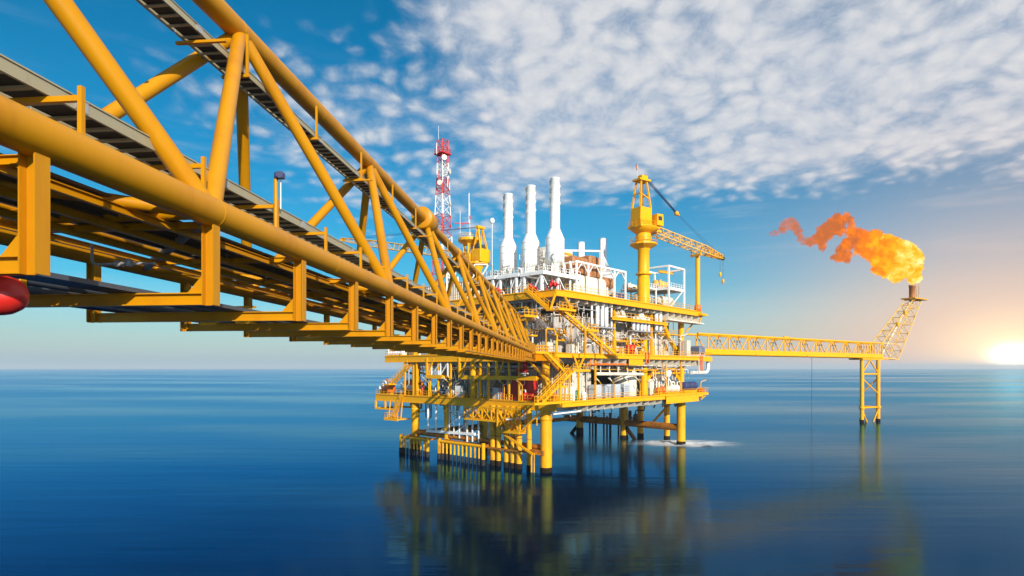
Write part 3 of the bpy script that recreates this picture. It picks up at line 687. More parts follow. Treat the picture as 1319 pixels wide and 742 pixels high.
# ------------------------------------------------------------------ pipework welded to the platform
def build_pipework():
    A = PF.part('pipework', MB().beam((0, 38, 19), (50, 38, 19), .2, .2), 'grey_steel')
    def pipe(pts, r, m, bend=.6, n=7): PF.part('pipe', MB().elbow(pts, r, n, bend), m, A)
    # white drops below the lower deck on the left face
    for t, zz, m, r in ((31.2, 5.2, 'white_paint', .22), (28.7, 5.0, 'white_paint', .22), (24.6, 4.6, 'cream_paint', .14), (23.2, 4.6, 'cream_paint', .14), (21.6, 4.2, 'white_paint', .16), (19.4, 3.2, 'cream_paint', .22), (17.9, 3.0, 'white_paint', .17), (16.2, 3.0, 'white_paint', .17)):
        pipe([(-.5, t, ZC - 1.2), (-.5, t, zz)], r, m)
    for t in (32.4, 33.0): pipe([(.4, t, ZC - 1), (.4, t, 7.6), (.4, t - 1.1, 7.6), (.4, t - 1.1, ZC - 1)], .14, 'slate_pipe')
    pipe([(2, 22.5, ZC - 1), (2, 22.5, 1)], .5, 'grey_panel'); pipe([(3, 16, ZC - 1), (3, 16, 1)], .9, 'cream_paint')
    w = MB().beam((-.5, 31.6, 4.9), (-.5, 17.2, 5.3), .5, .5).beam((1, 31.6, 4.9), (1, 17.2, 5.3), .3, .3)
    for t in (31.4, 27, 22.5, 17.5): w.beam((-.5, t, 5.1), (1, t, 5.1), .2, .2)
    w.beam((-.5, 27.2, 5.3), (-.5, 19, 9.6), .16, .16).beam((-.5, 22.6, 5.3), (-.5, 14.8, 9.8), .16, .16).beam((-.5, 24.5, 9.4), (-.5, 16.5, 9.4), .25, .25)
    PF.part('hanging_walkway', w, 'white_paint')
    # white outrigger pole in front of the corner
    PF.part('outrigger_pole', MB().tube((-3.4, 6.2, 8.9), (4.5, -4.2, 10.5), .17, 8), 'white_paint')
    r = random.Random(11)
    tones = ['cream_paint', 'white_paint', 'silver_cladding', 'grey_panel', 'yellow_paint', 'beige_panel']
    # runs hung under the main deck, left face and right face
    for i in range(34):
        t0 = r.uniform(12, 44); t1 = t0 - r.uniform(6, 16); s = r.uniform(-.3, 3); zz = r.uniform(17.2, 18.9); m = r.choice(tones)
        pipe([(s, t0, ZM - 1.6), (s, t0, zz), (s, max(t1, 2), zz), (s + .8, max(t1, 2), zz - r.uniform(1, 4))], r.uniform(.07, .17), m)
    for i in range(26):
        s0 = r.uniform(3, 44); s1 = s0 + r.uniform(3, 12); t = r.uniform(-2.0, .8); zz = r.uniform(17.3, 18.4); m = r.choice(tones)
        pipe([(s0, t, ZM - 1.2), (s0, t, zz), (min(s1, 53), t, zz), (min(s1, 53), t, zz + r.choice([1.2, -2.0]))], r.uniform(.06, .14), m)
    for i in range(24):                    # upright lines between the two lower decks, left face
        t = r.uniform(3, 44); s = r.uniform(-.6, 3.5); pipe([(s, t, ZC), (s, t, ZC + r.uniform(1.2, 3)), (s, t - r.uniform(.6, 2.4), ZC + r.uniform(1.5, 3.4)), (s, t - 1.2, ZM - 1.4)], r.uniform(.06, .15), r.choice(tones + ['yellow_paint', 'worn_yellow']), .4)
    for i in range(30):
        s = r.uniform(8, 52); t = r.uniform(-2.2, .5); zz = r.uniform(17.4, 18.2)
        PF.part('pipe_hanger', MB().beam((s, t, ZM - 2.0), (s, t, zz), .09, .09).beam((s - .5, t, zz), (s + .5, t, zz), .10, .10).beam((s - .4, t, zz), (s, t, zz + .6), .06, .06), r.choice(['cream_paint', 'grey_steel', 'beige_panel']), A)
    for t in (5.5, 8.0, 13.2, 15.4, 23.8, 27.6, 30.2, 34.6, 38.6): PF.part('support_post', MB().box(-.95, -.65, t - .15, t + .15, ZC, ZM - 1.3), 'yellow_paint')
    for s in (6.4, 11.6, 38.4, 45.6): PF.part('support_post', MB().box(s - .14, s + .14, -2.4, -2.1, ZC, ZM - .85), 'yellow_paint')
    pipe([(9.5, -2.4, 18.7), (22.5, -2.4, 18.7)], .22, 'orange_paint'); pipe([(8.5, -2.6, 18.4), (9.6, -2.6, 18.9), (9.6, -2.6, 20.2)], .12, 'orange_paint')
    pipe([(28.2, -3.3, 21.2), (28.2, -3.3, 18.9)], .16, 'orange_paint'); pipe([(29.4, -3.3, 21.2), (29.4, -3.3, 18.9)], .16, 'orange_paint')
    pipe([(12.5, -1.8, 16.9), (29.4, -1.8, 16.7)], .35, 'cream_paint')
    for s in (14, 17, 20, 23.5, 26): pipe([(s, -1.8, 16.9), (s, -1.8, 18.6)], .10, 'cream_paint')
    # end pipe that turns up outside the right face, frame beside it
    pipe([(51.5, -2.0, 16.9), (60.2, -2.0, 16.9), (60.2, -2.0, 20.4)], .42, 'white_paint', 1.6, 12)
    PF.part('pipe_frame', MB().beam((52.6, -3.2, 20), (52.6, -3.2, 16.8), .22, .22).beam((54.4, -3.2, 20), (54.4, -3.2, 16.6), .22, .22).beam((52.6, -3.2, 16.8), (54.4, -3.2, 16.8), .2, .2), 'cream_paint')
    for k in range(3): pipe([(53.1 + .5 * k, -3.4, 20.8), (53.1 + .5 * k, -3.4, 17.4)], .09, 'orange_paint')
    # crowded runs under the upper deck
    for i in range(20):
        t0 = r.uniform(4, 22); s = r.uniform(-.4, 3.5); zz = r.uniform(25.5, 29.4); L = r.uniform(3, 9); m = r.choice(tones)
        pipe([(s, t0, ZU - 1.4), (s, t0, zz), (s, t0 - L, zz), (s, t0 - L, zz - r.uniform(.8, 3))], r.uniform(.07, .20), m)
    for i in range(16):
        s0 = r.uniform(0, 34); s1 = s0 + r.uniform(3, 11); t = r.uniform(-2.2, .4); zz = r.uniform(28.3, 29.6); m = r.choice(tones)
        pipe([(s0, t, ZU - 1.1), (s0, t, zz), (s1, t, zz), (s1, t, zz - r.choice([.8, 2.5, 1.5]))], r.uniform(.06, .15), m)
    # upright lines in front of the walls
    for i in range(26):
        s = r.uniform(6, 48); zz = r.uniform(ZM, 24); pipe([(s, .9, zz), (s, .9, zz + r.uniform(2.5, 5.5)), (s + r.uniform(-2, 2), .9, zz + 6.2)], r.uniform(.04, .09), r.choice(tones), .3, 5)
    pipe([(11, -.8, 24.1), (33, -.8, 24.1), (48, -.8, 23.9)], .08, 'beige_panel'); pipe([(11, -.8, 24.4), (48, -.8, 24.3)], .06, 'grey_steel')
    for i in range(26):                    # crowded front of the middle deck, round the stair flights and on to the right
        s = r.uniform(-.4, 20) if i % 2 else r.uniform(18, 52); t = r.uniform(-1.6, .8); h = r.uniform(1.5, 6.5)
        pipe([(s, t, ZM), (s, t, ZM + h), (s + r.uniform(1, 4), t, ZM + h), (s + r.uniform(1, 4), t, ZM + h + r.uniform(-1.5, 2.5))], r.uniform(.06, .17), r.choice(['yellow_paint', 'worn_yellow', 'white_paint', 'cream_paint', 'silver_cladding']), .4)
    for i in range(12):                    # and behind the bridge end on the left face
        t = r.uniform(3, 24); s = r.uniform(-.6, 2.5); h = r.uniform(2, 8)
        pipe([(s, t, ZM), (s, t, ZM + h), (s, t - r.uniform(1, 4), ZM + h), (s, t - 2, ZU - 1.4)], r.uniform(.07, .18), r.choice(['yellow_paint', 'white_paint', 'cream_paint', 'silver_cladding']), .4)
    for z_ in (23.6, 26.4):
        PF.part('service_walkway', MB().box(-.6, 1.2, 3.0, 22, z_, z_ + .12).rail([(-.6, 22, z_ + .12), (-.6, 3.0, z_ + .12), (1.2, 3.0, z_ + .12)], 1.1, 1.4, .05).beam((-.5, 4, z_ - 2.6), (-.5, 4, z_), .22, .22).beam((-.5, 12, z_ - 2.6), (-.5, 12, z_), .22, .22), 'yellow_paint')
    for s0, s1, z_ in ((20.5, 33.5, 23.3), (34.5, 48.5, 25.5)):
        PF.part('service_walkway', MB().box(s0, s1, -.5, 1.2, z_, z_ + .1).rail([(s0, -.5, z_ + .1), (s1, -.5, z_ + .1)], 1.0, 1.3, .045), 'worn_yellow')
    # top deck, behind the stacks and by the yellow tower
    for i in range(46):
        t = r.uniform(2, 31); s = r.uniform(1.5, 13); h = r.uniform(2.5, 8.5); m = r.choice(['white_paint', 'cream_paint', 'white_paint', 'beige_panel', 'silver_cladding'])
        pipe([(s, t, ZU), (s, t, ZU + h), (s + r.uniform(-2, 3), t - r.uniform(-3, 3), ZU + h), (s + 1, t, ZU + h * .5)], r.uniform(.09, .25), m, .5)
    # under the lower deck: short drops and caissons in the middle
    for i in range(22):
        s = r.uniform(3, 48); t = r.uniform(-1, 20); pipe([(s, t, ZC - 1.2), (s, t, ZC - r.uniform(2, 3.4)), (s + r.uniform(-3, 3), t, ZC - r.uniform(2, 3.2))], r.uniform(.08, .2), r.choice(['grey_steel', 'cream_paint', 'worn_yellow', 'slate_pipe']))
    for i in range(9):
        t = 40 - r.uniform(0, 34); s = r.uniform(0, 5); pipe([(s, t, ZC - 1.3), (s, t, 9 - r.uniform(0, 1.5)), (s, t - 4, 9)], r.uniform(.1, .2), r.choice(tones))


build_pipework()


# ------------------------------------------------------------------ stairs
def staircase(label, A, B, w, side, m='yellow_paint', sm='yellow_paint', landings=(), posts=()):
    """flight from A (top) to B (bottom); side: unit vector across the flight, away from the viewer"""
    T = Thing('staircase', label, 'staircase', tuple(B), group='stairs on the platform corner')
    A, B = Vector(A), Vector(B); o = Vector(side) * w
    for off in (Vector(), o): T.part('stringer', MB().beam(A + off, B + off, .10, .42), sm)
    n = max(4, int((A.z - B.z) / .24)); tr = MB()
    d = (B - A); d.z = 0; d.normalize()
    for i in range(1, n):
        c = A.lerp(B, i / n); p, q = c, c + o
        tr.beam(p, q, .26, .05)
    T.part('treads', tr, 'galvanised' if m == 'white' else m)
    for off in (Vector(), o):
        T.part('handrail', MB().rail([A + off, B + off], 1.1, 1.2, .05, toe=False), m)
    for (p, q) in landings:
        l = MB().box(p[0], q[0], p[1], q[1], p[2] - .22, p[2]); l.rail([(p[0], p[1], p[2]), (q[0], p[1], p[2])], 1.1, 1.0, .05)
        l.rail([(q[0], p[1], p[2]), (q[0], q[1], p[2])], 1.1, 1.0, .05)
        T.part('landing', l, m)
    for p, q in posts: T.part('post', MB().beam(p, q, .26, .26), m)
    return T


def build_stairs():
    staircase('yellow stair flight from the top deck down to the corner landing, left of the others', (-2.6, 2.8, 31.6), (-2.6, -2.6, 27.7), 1.1, (1, 0, 0),
              landings=[((-3.2, -5.4, 27.7), (1.4, -2.6, 27.7))], posts=[((-2.9, -3.2, 27.5), (-1, -2.8, 30.4)), ((1.2, -4.9, 27.5), (1.2, -3.0, 30.4))])
    staircase('longest yellow stair flight, down the right face to the middle deck', (-1.8, -5.0, 27.7), (14.2, -5.0, 20.6), 1.2, (0, 1, 0),
              posts=[((4.6, -5, 24.8), (4.6, -5, 20.2)), ((9.5, -5, 22.6), (9.5, -5, 20.2))], landings=[((5.2, -5.2, 24.6), (8.4, -3.6, 24.6)), ((13.9, -5.3, 20.55), (17, -3, 20.55))])
    staircase('short stair flight with white stringers behind the long yellow one', (-2.2, .3, 26.8), (3.0, .3, 24.0), 1.0, (0, 1, 0), sm='white_paint',
              landings=[((-5.4, .2, 26.8), (-2.2, 1.4, 26.8)), ((3.0, .2, 24.0), (5.2, 1.4, 24.0))])
    staircase('lower stair flight with white stringers ending on the middle deck', (5.2, .3, 24.0), (10.2, .3, 20.8), 1.0, (0, 1, 0), sm='white_paint')
    staircase('yellow stair flight from the middle deck down to the hanging landing', (-5.4, -4.6, 20.5), (-1.0, -4.6, 17.6), 1.1, (0, 1, 0),
              landings=[((-1.0, -6.6, 17.6), (3.8, -3.4, 17.6)), ((-8.2, -4.7, 20.5), (-5.4, -2.8, 20.5))],
              posts=[((3.6, -4.2, 17.5), (7.2, -3.1, 20.3)), ((-.8, -3.2, 17.5), (-.8, -3.1, 20.0)), ((1.4, -6, 17.5), (3.6, -3.2, 20.3))])
    staircase('lowest yellow stair flight, from hanging landing to bottom deck', (-.6, -6.3, 17.5), (-8.6, -6.3, 12.6), 1.1, (0, 1, 0),
              landings=[((-4.4, -6.5, 15.0), (-2.6, -4.9, 15.0)), ((-10.6, -6.4, 12.5), (-1, -3.1, 12.5))],
              posts=[((-4.2, -6.3, 15), (-4.2, -6.3, 12.2)), ((-2.8, -6.3, 15), (-2.8, -6.3, 12.2)), ((-.6, -5.5, 12.3), (-.6, -5.5, 17.4))])
    staircase('small stair flight at the far left, over the rescue boat', (-1.8, 36.5, 18.6), (-1.8, 42.2, 14.6), 1.0, (1, 0, 0), landings=[((-2.4, 42.2, 14.5), (-.4, 44.6, 14.5))])
    staircase('narrow stair flight hanging below the bottom deck at the far left', (-1.8, 38.4, ZC), (-1.8, 42.2, ZC - 5), 1.0, (1, 0, 0))


build_stairs()


# ------------------------------------------------------------------ exhaust stacks on the top deck
def build_stacks():
    zb = 37.9
    names = ['tall white exhaust stack, rightmost of the three tall ones', 'tall white exhaust stack in the middle of the three tall ones', 'tall white exhaust stack at the left, nearest the radio mast']
    for k, (t, top) in enumerate(((4.4, 53.6), (10.4, 53.4), (16.4, 53.0))):
        s = 8.0; T = Thing('exhaust_stack', names[k], 'chimney', (s, t, zb), group='tall exhaust stacks')
        h = top - zb
        body = T.part('silencer', MB().lathe((s, t, zb), [(1.15, -.3), (1.62, 0), (1.78, .12), (1.78, 4.3), (1.66, 4.6), (1.2, 5.7), (.98, 6.2), (.95, 6.3)], 28), 'stack_white')
        for z in (.15, 1.5, 2.9, 4.25): T.part('band', MB().lathe((s, t, zb + z), [(1.78, 0), (1.83, .02), (1.83, .12), (1.78, .14)], 28), 'cream_paint', body)
        pipe = T.part('flue', MB().lathe((s, t, zb), [(.95, 6.3), (.95, h - .1), (.99, h - .08), (.99, h), (.86, h), (.84, h - 1.0), (.01, h - 1.02)], 24), 'stack_white')
        for z in (6.3, 8.1, 10.0, 11.8): T.part('band', MB().lathe((s, t, zb + z), [(.95, 0), (1.0, .02), (1.0, .10), (.95, .12)], 24), 'cream_paint', pipe)
        for j in range(3):
            pts = []
            for i in range(25):
                a = 2 * math.pi * (i / 24 * 1.1 + j / 3); pts.append((s + 1.0 * math.cos(a), t + 1.0 * math.sin(a), zb + h - 5.6 + 5.4 * i / 24))
            T.part('strake', MB().path(pts, .085, 4), 'cream_paint', pipe)
        lg = MB()
        for a in range(4):
            c, d = math.cos(a * math.pi / 2 + .4), math.sin(a * math.pi / 2 + .4)
            lg = MB().beam((s + c * 1.55, t + d * 1.55, zb + .2), (s + c * 1.9, t + d * 1.9, 35.6), .24, .24)
            T.part('leg', lg, 'white_paint')
        T.part('inlet_duct', MB().lathe((s, t, 35.6), [(.7, 0), (.7, 1.2), (1.15, 2.1)], 16), 'cream_paint')
        T.part('ladder', MB().ladder((s - 1.2, t - 1.5, 35.6), (s - 1.2, t - 1.5, zb + 4), .5), 'white_paint')
        # each stands on its own white support frame
        F = Thing('stack_platform', 'white braced service platform under the ' + ['right', 'middle', 'left'][k] + ' tall exhaust stack', 'platform', (s, t, ZU), group='stack platforms')
        a, b, c, d = 1.4, 12.5, t - 2.75, t + 2.75; zt = 35.2 + .15 * k
        F.part('floor', MB().box(a, b, c, d, zt - .2, zt), 'cream_paint')
        F.part('edge_beam', MB().beam((a, c, zt - .3), (a, d, zt - .3), .3, .5).beam((a, c, zt - .3), (b, c, zt - .3), .3, .5), 'white_paint')
        F.part('railing', MB().rail([(a, d - .1, zt), (a, c + .1, zt), (b, c + .1, zt)], 1.1, 1.1, .05), 'white_paint')
        for (x, y) in ((a + .2, c + .7), (a + .2, d - .7), (6, c + .5), (6, d - .5), (b - .3, c + .5)):
            o = F.part('column', MB().box(x - .2, x + .2, y - .2, y + .2, ZU, zt - .4), 'white_paint')
            F.part('knee_brace', MB().beam((x, y + .15, zt - .5), (x, y + 1.5, ZU + 1.3), .18, .18).beam((x + .15, y, zt - .5), (x + 1.9, y, ZU + 1.3), .18, .18), 'white_paint', o)
    # two short stacks behind the frame
    for k, (s, t, z0, z1, r) in enumerate(((29.6, 14, 40.0, 46.3, .78), (38.3, 14, 43.0, 48.5, .88))):
        T = Thing('short_stack', ['thin short white flue behind the open white frame, without a cone', 'short white flue on a grey cone behind the open white frame'][k], 'chimney', (s, t, ZU), group='short flues')
        T.part('flue', MB().lathe((s, t, 0), [(r, z0), (r, z0 + .1), (r, z1 - .25), (r, z1 - .1), (r + .05, z1 - .08), (r + .05, z1), (r - .1, z1), (.02, z1 - .8)], 20), 'stack_white')
        if k: T.part('cone', MB().lathe((s, t, 0), [(2.6, ZU), (2.6, 39.4), (2.3, 40.2), (1.0, 43.0), (.88, 43.3)], 20), 'light_grey')
        else: T.part('base_duct', MB().cbox(s - 1.4, s + 1.4, t - 1.4, t + 1.4, ZU, z0, .2), 'cream_paint')


build_stacks()


# ------------------------------------------------------------------ open white frame with turbines on the top deck
def build_turbine_frame():
    T = Thing('portal_shelter', 'open white portal frame with knee braces over the turbine, on the top deck edge', 'steel frame', (20, 4, ZU))
    S0 = (11, 14.8, 19.2, 24, 28.2)
    for t in (1.6, 9.5):
        for s in S0:
            o = T.part('post', MB().box(s - .16, s + .16, t - .16, t + .16, ZU, 38.0), 'white_paint')
            if s < 28: T.part('knee_brace', MB().beam((s, t, 36.2), (s + 1.6, t, 37.9), .16, .16), 'white_paint', o)
            if s > 11: T.part('knee_brace', MB().beam((s, t, 36.2), (s - 1.6, t, 37.9), .16, .16), 'white_paint', o)
        T.part('top_beam', MB().beam((10.8, t, 38.1), (28.4, t, 38.1), .34, .36), 'white_paint')
        T.part('rail_beam', MB().beam((11, t, 32.4), (28.2, t, 32.4), .1, .14), 'white_paint')
    for s in S0: T.part('cross_beam', MB().beam((s, 1.6, 38.05), (s, 9.5, 38.05), .25, .3), 'white_paint')
    T.part('tall_post', MB().box(18.95, 19.45, 1.35, 1.85, 38.2, 41.4), 'white_paint')
    T.part('sloping_beam', MB().beam((19.2, 1.6, 41.2), (13.5, 9.5, 41.6), .3, .34), 'white_paint')
    def th(name, label, cat, base, group=None): return Thing(name, label, cat, base, group=group)
    a = th('turbine_enclosure', 'cream turbine housing inside the open white frame', 'enclosure', (15, 5, ZU))
    a.part('housing', MB().cbox(11.8, 22.4, 2.6, 8.6, ZU, 36.0, .25), 'cream_paint')
    for i in range(4): a.part('panel', MB().box(12.2 + i * 2.6, 14.6 + i * 2.6, 2.54, 2.62, ZU + .5, 35.4), 'cream_paint')
    a.part('skid', MB().box(11.6, 22.6, 2.3, 8.8, ZU, ZU + .35), 'yellow_paint')
    for i, (s0, s1, z0, z1, m) in enumerate(((12.0, 17.0, 36.4, 39.6, 'brown_duct'), (17.4, 21.0, 36.2, 40.4, 'brown_duct'))):
        b = th('intake_duct', ['broad reddish brown duct box on the cream housing', 'taller rusty brown duct box beside the tall frame post'][i], 'duct', (s0, 5, z0), 'brown duct boxes')
        b.part('body', MB().cbox(s0, s1, 3.0, 8.5, z0, z1, .3), m)
        for j in range(3): b.part('stiffener', MB().box(s0 + .8 + j * 1.4, s0 + .92 + j * 1.4, 2.9, 3.0, z0 + .2, z1 - .4), m)
    b = th('lube_drum', 'brown horizontal drum with a flat end under the right part of the white frame', 'drum', (25.5, 4, 36.2))
    b.part('shell', MB().lathe((23.0, 4.2, 35.6), [(.02, 0), (1.2, .02), (1.25, .2), (1.25, 3.6), (1.2, 3.8), (.02, 3.85)], 20, (1, 0, 0)), 'brown_duct')
    for x in (23.8, 26.0): b.part('saddle', MB().box(x, x + .4, 3.2, 5.2, ZU, 34.6), 'white_paint')
    b = th('yellow_tank', 'rounded yellow tank on top of the white frame, right end', 'tank', (26.5, 7, 38.4))
    b.part('shell', MB().lathe((23.4, 7.6, 39.7), [(.02, -.2), (.8, -.1), (1.3, .25), (1.4, .7), (1.4, 4.2), (1.3, 4.6), (.8, 4.95), (.02, 5.05)], 22, (1, 0, 0)), 'yellow_paint')
    b.part('end_band', MB().lathe((27.0, 7.6, 39.7), [(1.4, 0), (1.5, .05), (1.5, .5), (1.4, .55)], 22, (1, 0, 0)), 'cream_paint')
    for x in (24.5, 27.3): b.part('saddle', MB().box(x - .25, x + .25, 6.6, 8.6, 38.25, 38.6), 'cream_paint')
    b = th('motor', 'dark blue motor block on a yellow skid below the brown drum', 'motor', (27, 3, ZU))
    b.part('casing', MB().cbox(25.2, 29.0, 1.9, 3.6, ZU + 1.0, ZU + 2.3, .3), 'dark_blue')
    b.part('skid', MB().box(25.0, 29.2, 1.7, 3.8, ZU + .02, ZU + .5).box(25.4, 25.8, 1.8, 3.7, ZU + .5, ZU + 1).box(28.4, 28.8, 1.8, 3.7, ZU + .5, ZU + 1), 'yellow_paint')
    b = th('filter_house', 'ochre air filter house with a slatted front, behind the right tall exhaust stack', 'filter house', (17, 11, 38))
    b.part('body', MB().cbox(13.5, 21.5, 10.2, 15, 37.2, 42.6, .2), 'cream_paint')
    for i in range(6): b.part('slat', MB().box(13.9, 21.1, 10.05, 10.2, 37.8 + i * .75, 38.25 + i * .75), 'worn_yellow')
    b.part('support', MB().box(14, 14.5, 10.5, 11, ZU, 37.2).box(20.5, 21, 10.5, 11, ZU, 37.2).box(14, 14.5, 14, 14.5, ZU, 37.2).box(20.5, 21, 14, 14.5, ZU, 37.2), 'white_paint')
    g = th('pipe_gantry', 'tall white pipe gantry with ladders standing between the exhaust stacks and the frame', 'gantry', (12.5, 2, ZU))
    g.part('frame', MB().lattice([(12.2, 10.6, ZU), (13.4, 10.6, ZU), (13.4, 17, ZU), (12.2, 17, ZU)], [(12.2, 10.6, 41.5), (13.4, 10.6, 41.5), (13.4, 17, 41.5), (12.2, 17, 41.5)], 4, .12, .08, False), 'white_paint')
    g.part('ladder', MB().ladder((12.0, 9.8, ZU), (12.0, 9.8, 42), .5), 'white_paint')
    # red valves along the front edge of the top deck
    for k, (s, t) in enumerate(((.2, -1.2), (1.2, 4.6), (.8, 12.4), (-.2, 19.0))):
        v = th('deluge_valve', nth(3 - k, 4) + ' red fire valve set under the white stack platforms', 'valve', (s, t, ZU), 'red fire valve sets')
        v.part('body', MB().lathe((s, t - .9, ZU + 1.0), [(.2, 0), (.42, .05), (.42, .3), (.3, .35), (.3, 1.0), (.42, 1.05), (.42, 1.3), (.2, 1.35)], 12, (0, 1, 0)).lathe((s, t, ZU + .9), [(.2, 0), (.3, .5), (.36, .8), (.1, 1.0)], 10), 'red_paint')
        v.part('pipe', MB().elbow([(s, t - 1.6, ZU), (s, t - 1.6, ZU + 1), (s, t + 1.2, ZU + 1), (s, t + 1.2, ZU)], .14, 8, .4), 'red_paint' if k < 2 else 'cream_paint')


build_turbine_frame()


# ------------------------------------------------------------------ cranes
def build_crane():
    s, t = 36.3, 2.0
    T = Thing('pedestal_crane', 'yellow pedestal crane with its lattice boom lying on a rest post at the right', 'crane', (s, t, ZU - 1))
    T.part('pedestal', MB().lathe((s, t, 0), [(1.35, ZU - 1.2), (1.35, 37.5), (1.25, 37.6), (1.25, 43.8), (1.7, 44.4), (1.7, 47.0), (1.5, 47.6)], 28), 'yellow_paint')
    T.part('pedestal_band', MB().lathe((s, t, 38.4), [(1.28, 0), (1.75, .1), (1.75, .35), (1.28, .45)], 28), 'yellow_paint')
    c = T.part('collar_platform', MB().lathe((s, t, 44.7), [(1.6, -.5), (2.5, 0), (3.0, .3), (3.0, .5), (1.6, .5)], 12, hard=True), 'yellow_paint')
    ring = [(s + 2.9 * math.cos(a * math.pi / 6), t + 2.9 * math.sin(a * math.pi / 6), 45.2) for a in range(12)]
    T.part('railing', MB().rail(ring, 1.2, 1.4, .05, True), 'yellow_paint', c)
    bd = (Vector((53.5, -2.5, 0)) - Vector((s, t, 0))).normalized(); bn = Vector((-bd.y, bd.x, 0))
    def L(a, b, z): v = Vector((s, t, 0)) + bd * a + bn * b; return (v.x, v.y, z)
    hs = MB()
    def obox(mb, a0, a1, b0, b1, z0, z1, taper=0):
        vs = [L(a, b, z0) for a, b in ((a0, b0), (a1, b0), (a1, b1), (a0, b1))] + [L(a, b, z1) for a, b in ((a0 + taper, b0), (a1 - taper, b0), (a1 - taper, b1), (a0 + taper, b1))]
        return mb.add(vs, [(3, 2, 1, 0), (4, 5, 6, 7), (0, 1, 5, 4), (1, 2, 6, 5), (2, 3, 7, 6), (3, 0, 4, 7)])
    base = MB().lathe((s, t, 47.6), [(1.6, 0), (2.2, .3), (3.1, 1.0), (3.1, 1.3)], 16)
    obox(base, -2.9, 3.0, -2.1, 2.1, 48.6, 49.0)
    T.part('slewing_base', base, 'yellow_paint')
    T.part('machine_house', obox(MB(), -2.5, 1.1, -1.5, 1.5, 49.0, 53.0, .15), 'yellow_paint')
    T.part('house_rail', MB().rail([L(-2.8, -2.0, 49), L(2.9, -2.0, 49), L(2.9, 2.0, 49), L(-2.8, 2.0, 49)], 1.1, 1.3, .05, True), 'yellow_paint')
    cab = T.part('cab', obox(MB(), 1.5, 3.5, -2.6, -1.0, 49.2, 51.7, .1), 'yellow_paint')
    T.part('cab_window', obox(obox(MB(), 3.44, 3.52, -2.4, -1.2, 50.2, 51.3), 1.9, 3.0, -2.65, -2.58, 50.3, 51.2), 'glass_dark', cab)
    af = [L(-2.2, -1.3, 52.9), L(-2.2, 1.3, 52.9), L(.9, 1.3, 52.9), L(.9, -1.3, 52.9)]; ap = [L(-1.4, -.7, 59.0), L(-1.4, .7, 59.0), L(.2, .7, 59.0), L(.2, -.7, 59.0)]
    for p, q in zip(af, ap): T.part('a_frame_leg', MB().beam(p, q, .34, .34), 'yellow_paint')
    T.part('a_frame_tie', MB().beam(L(-2, -1.1, 56), L(-2, 1.1, 56), .2, .2).beam(L(.75, -1.1, 56), L(.75, 1.1, 56), .2, .2).beam(L(-2, -1.1, 56), L(.75, -1.1, 55), .18, .18), 'yellow_paint')
    T.part('a_frame_head', obox(obox(MB(), -2.2, 1.1, -1.2, 1.2, 58.9, 59.3), -1.2, .6, -.7, .7, 59.3, 60.2), 'yellow_paint')
    T.part('sheave', MB().lathe(L(.4, -.3, 60.0), [(.4, 0), (.55, .05), (.4, .3), (.55, .55), (.4, .6)], 14, tuple(bn)), 'shadow_steel')
    T.part('flag_mast', MB().tube(L(-1.8, 0, 59.3), L(-1.8, 0, 62.6), .04, 5), 'cream_paint')
    T.part('pennant', MB().path([L(-1.8, 0, 62.5), L(-2.0, .1, 61.9), L(-1.7, .1, 61.2)], .16, 5), 'orange_paint')
    # boom
    ends = [(3.2, 48.6, 1.0, .8), (20.0, 46.0, 1.0, .85), (26.3, 45.0, .45, .4)]
    bm = MB()
    for (a0, z0, w0, h0), (a1, z1, w1, h1), n in ((ends[0], ends[1], 9), (ends[1], ends[2], 6)):
        A = [L(a0, -w0, z0 - h0), L(a0, w0, z0 - h0), L(a0, w0, z0 + h0), L(a0, -w0, z0 + h0)]
        B = [L(a1, -w1, z1 - h1), L(a1, w1, z1 - h1), L(a1, w1, z1 + h1), L(a1, -w1, z1 + h1)]
        T.part('boom_section', MB().lattice(A, B, n, .13, .075, False), 'pale_yellow' if n == 9 else 'yellow_paint')
    T.part('boom_foot', MB().beam(L(2.6, 0, 48.4), L(4.4, 0, 48.4), 2.2, .5), 'yellow_paint')
    tip = T.part('boom_tip', MB().beam(L(25.8, 0, 45.1), L(27.3, 0, 44.7), .7, .7), 'shadow_steel')
    for y in (-.35, 0, .35): T.part('luff_rope', MB().tube(L(.5, y, 60.0), L(10.5, y * .6, 53.6), .075, 5), 'dark_blue')
    T.part('bridle_block', MB().lathe(L(10.5, -.4, 53.5), [(.3, 0), (.5, .1), (.5, .7), (.3, .8)], 10, tuple(bn)).beam(L(10.2, 0, 53.7), L(11.4, 0, 53.1), .4, .3), 'yellow_paint')
    T.part('pendant_rope', MB().tube(L(11, -.2, 53.3), L(24.5, -.4, 45.8), .04, 4).tube(L(11, .2, 53.3), L(24.5, .4, 45.8), .04, 4), 'dark_blue')
    for a, m in ((25.9, 'yellow_paint'), (27.0, 'yellow_paint')):
        k = 0 if a < 26.5 else 1
        T.part('hoist_rope', MB().tube(L(a, 0, 44.4), L(a, 0, 41.4 - 1.6 * k), .03, 4), 'cable_black')
        T.part('hook_block', MB().lathe(L(a, 0, 41.4 - 1.6 * k), [(.1, 0), (.3, -.2), (.3, -.9), (.1, -1.2)], 8), m)
    P = Thing('boom_rest', 'yellow upright post carrying the crane boom at the right end of the top deck', 'post', (53.5, -2.5, ZU - .6))
    P.part('post', MB().tube((53.5, -2.5, ZU - .9), (53.5, -2.5, 44.5), .52, 18), 'yellow_paint')
    P.part('saddle', MB().beam(L(17.2, -1.5, 44.6), L(17.2, 1.5, 44.6), .5, .5).beam(L(17.2, -1.3, 44.6), L(17.2, -1.3, 45.6), .2, .3).beam(L(17.2, 1.3, 44.6), L(17.2, 1.3, 45.6), .2, .3), 'yellow_paint')
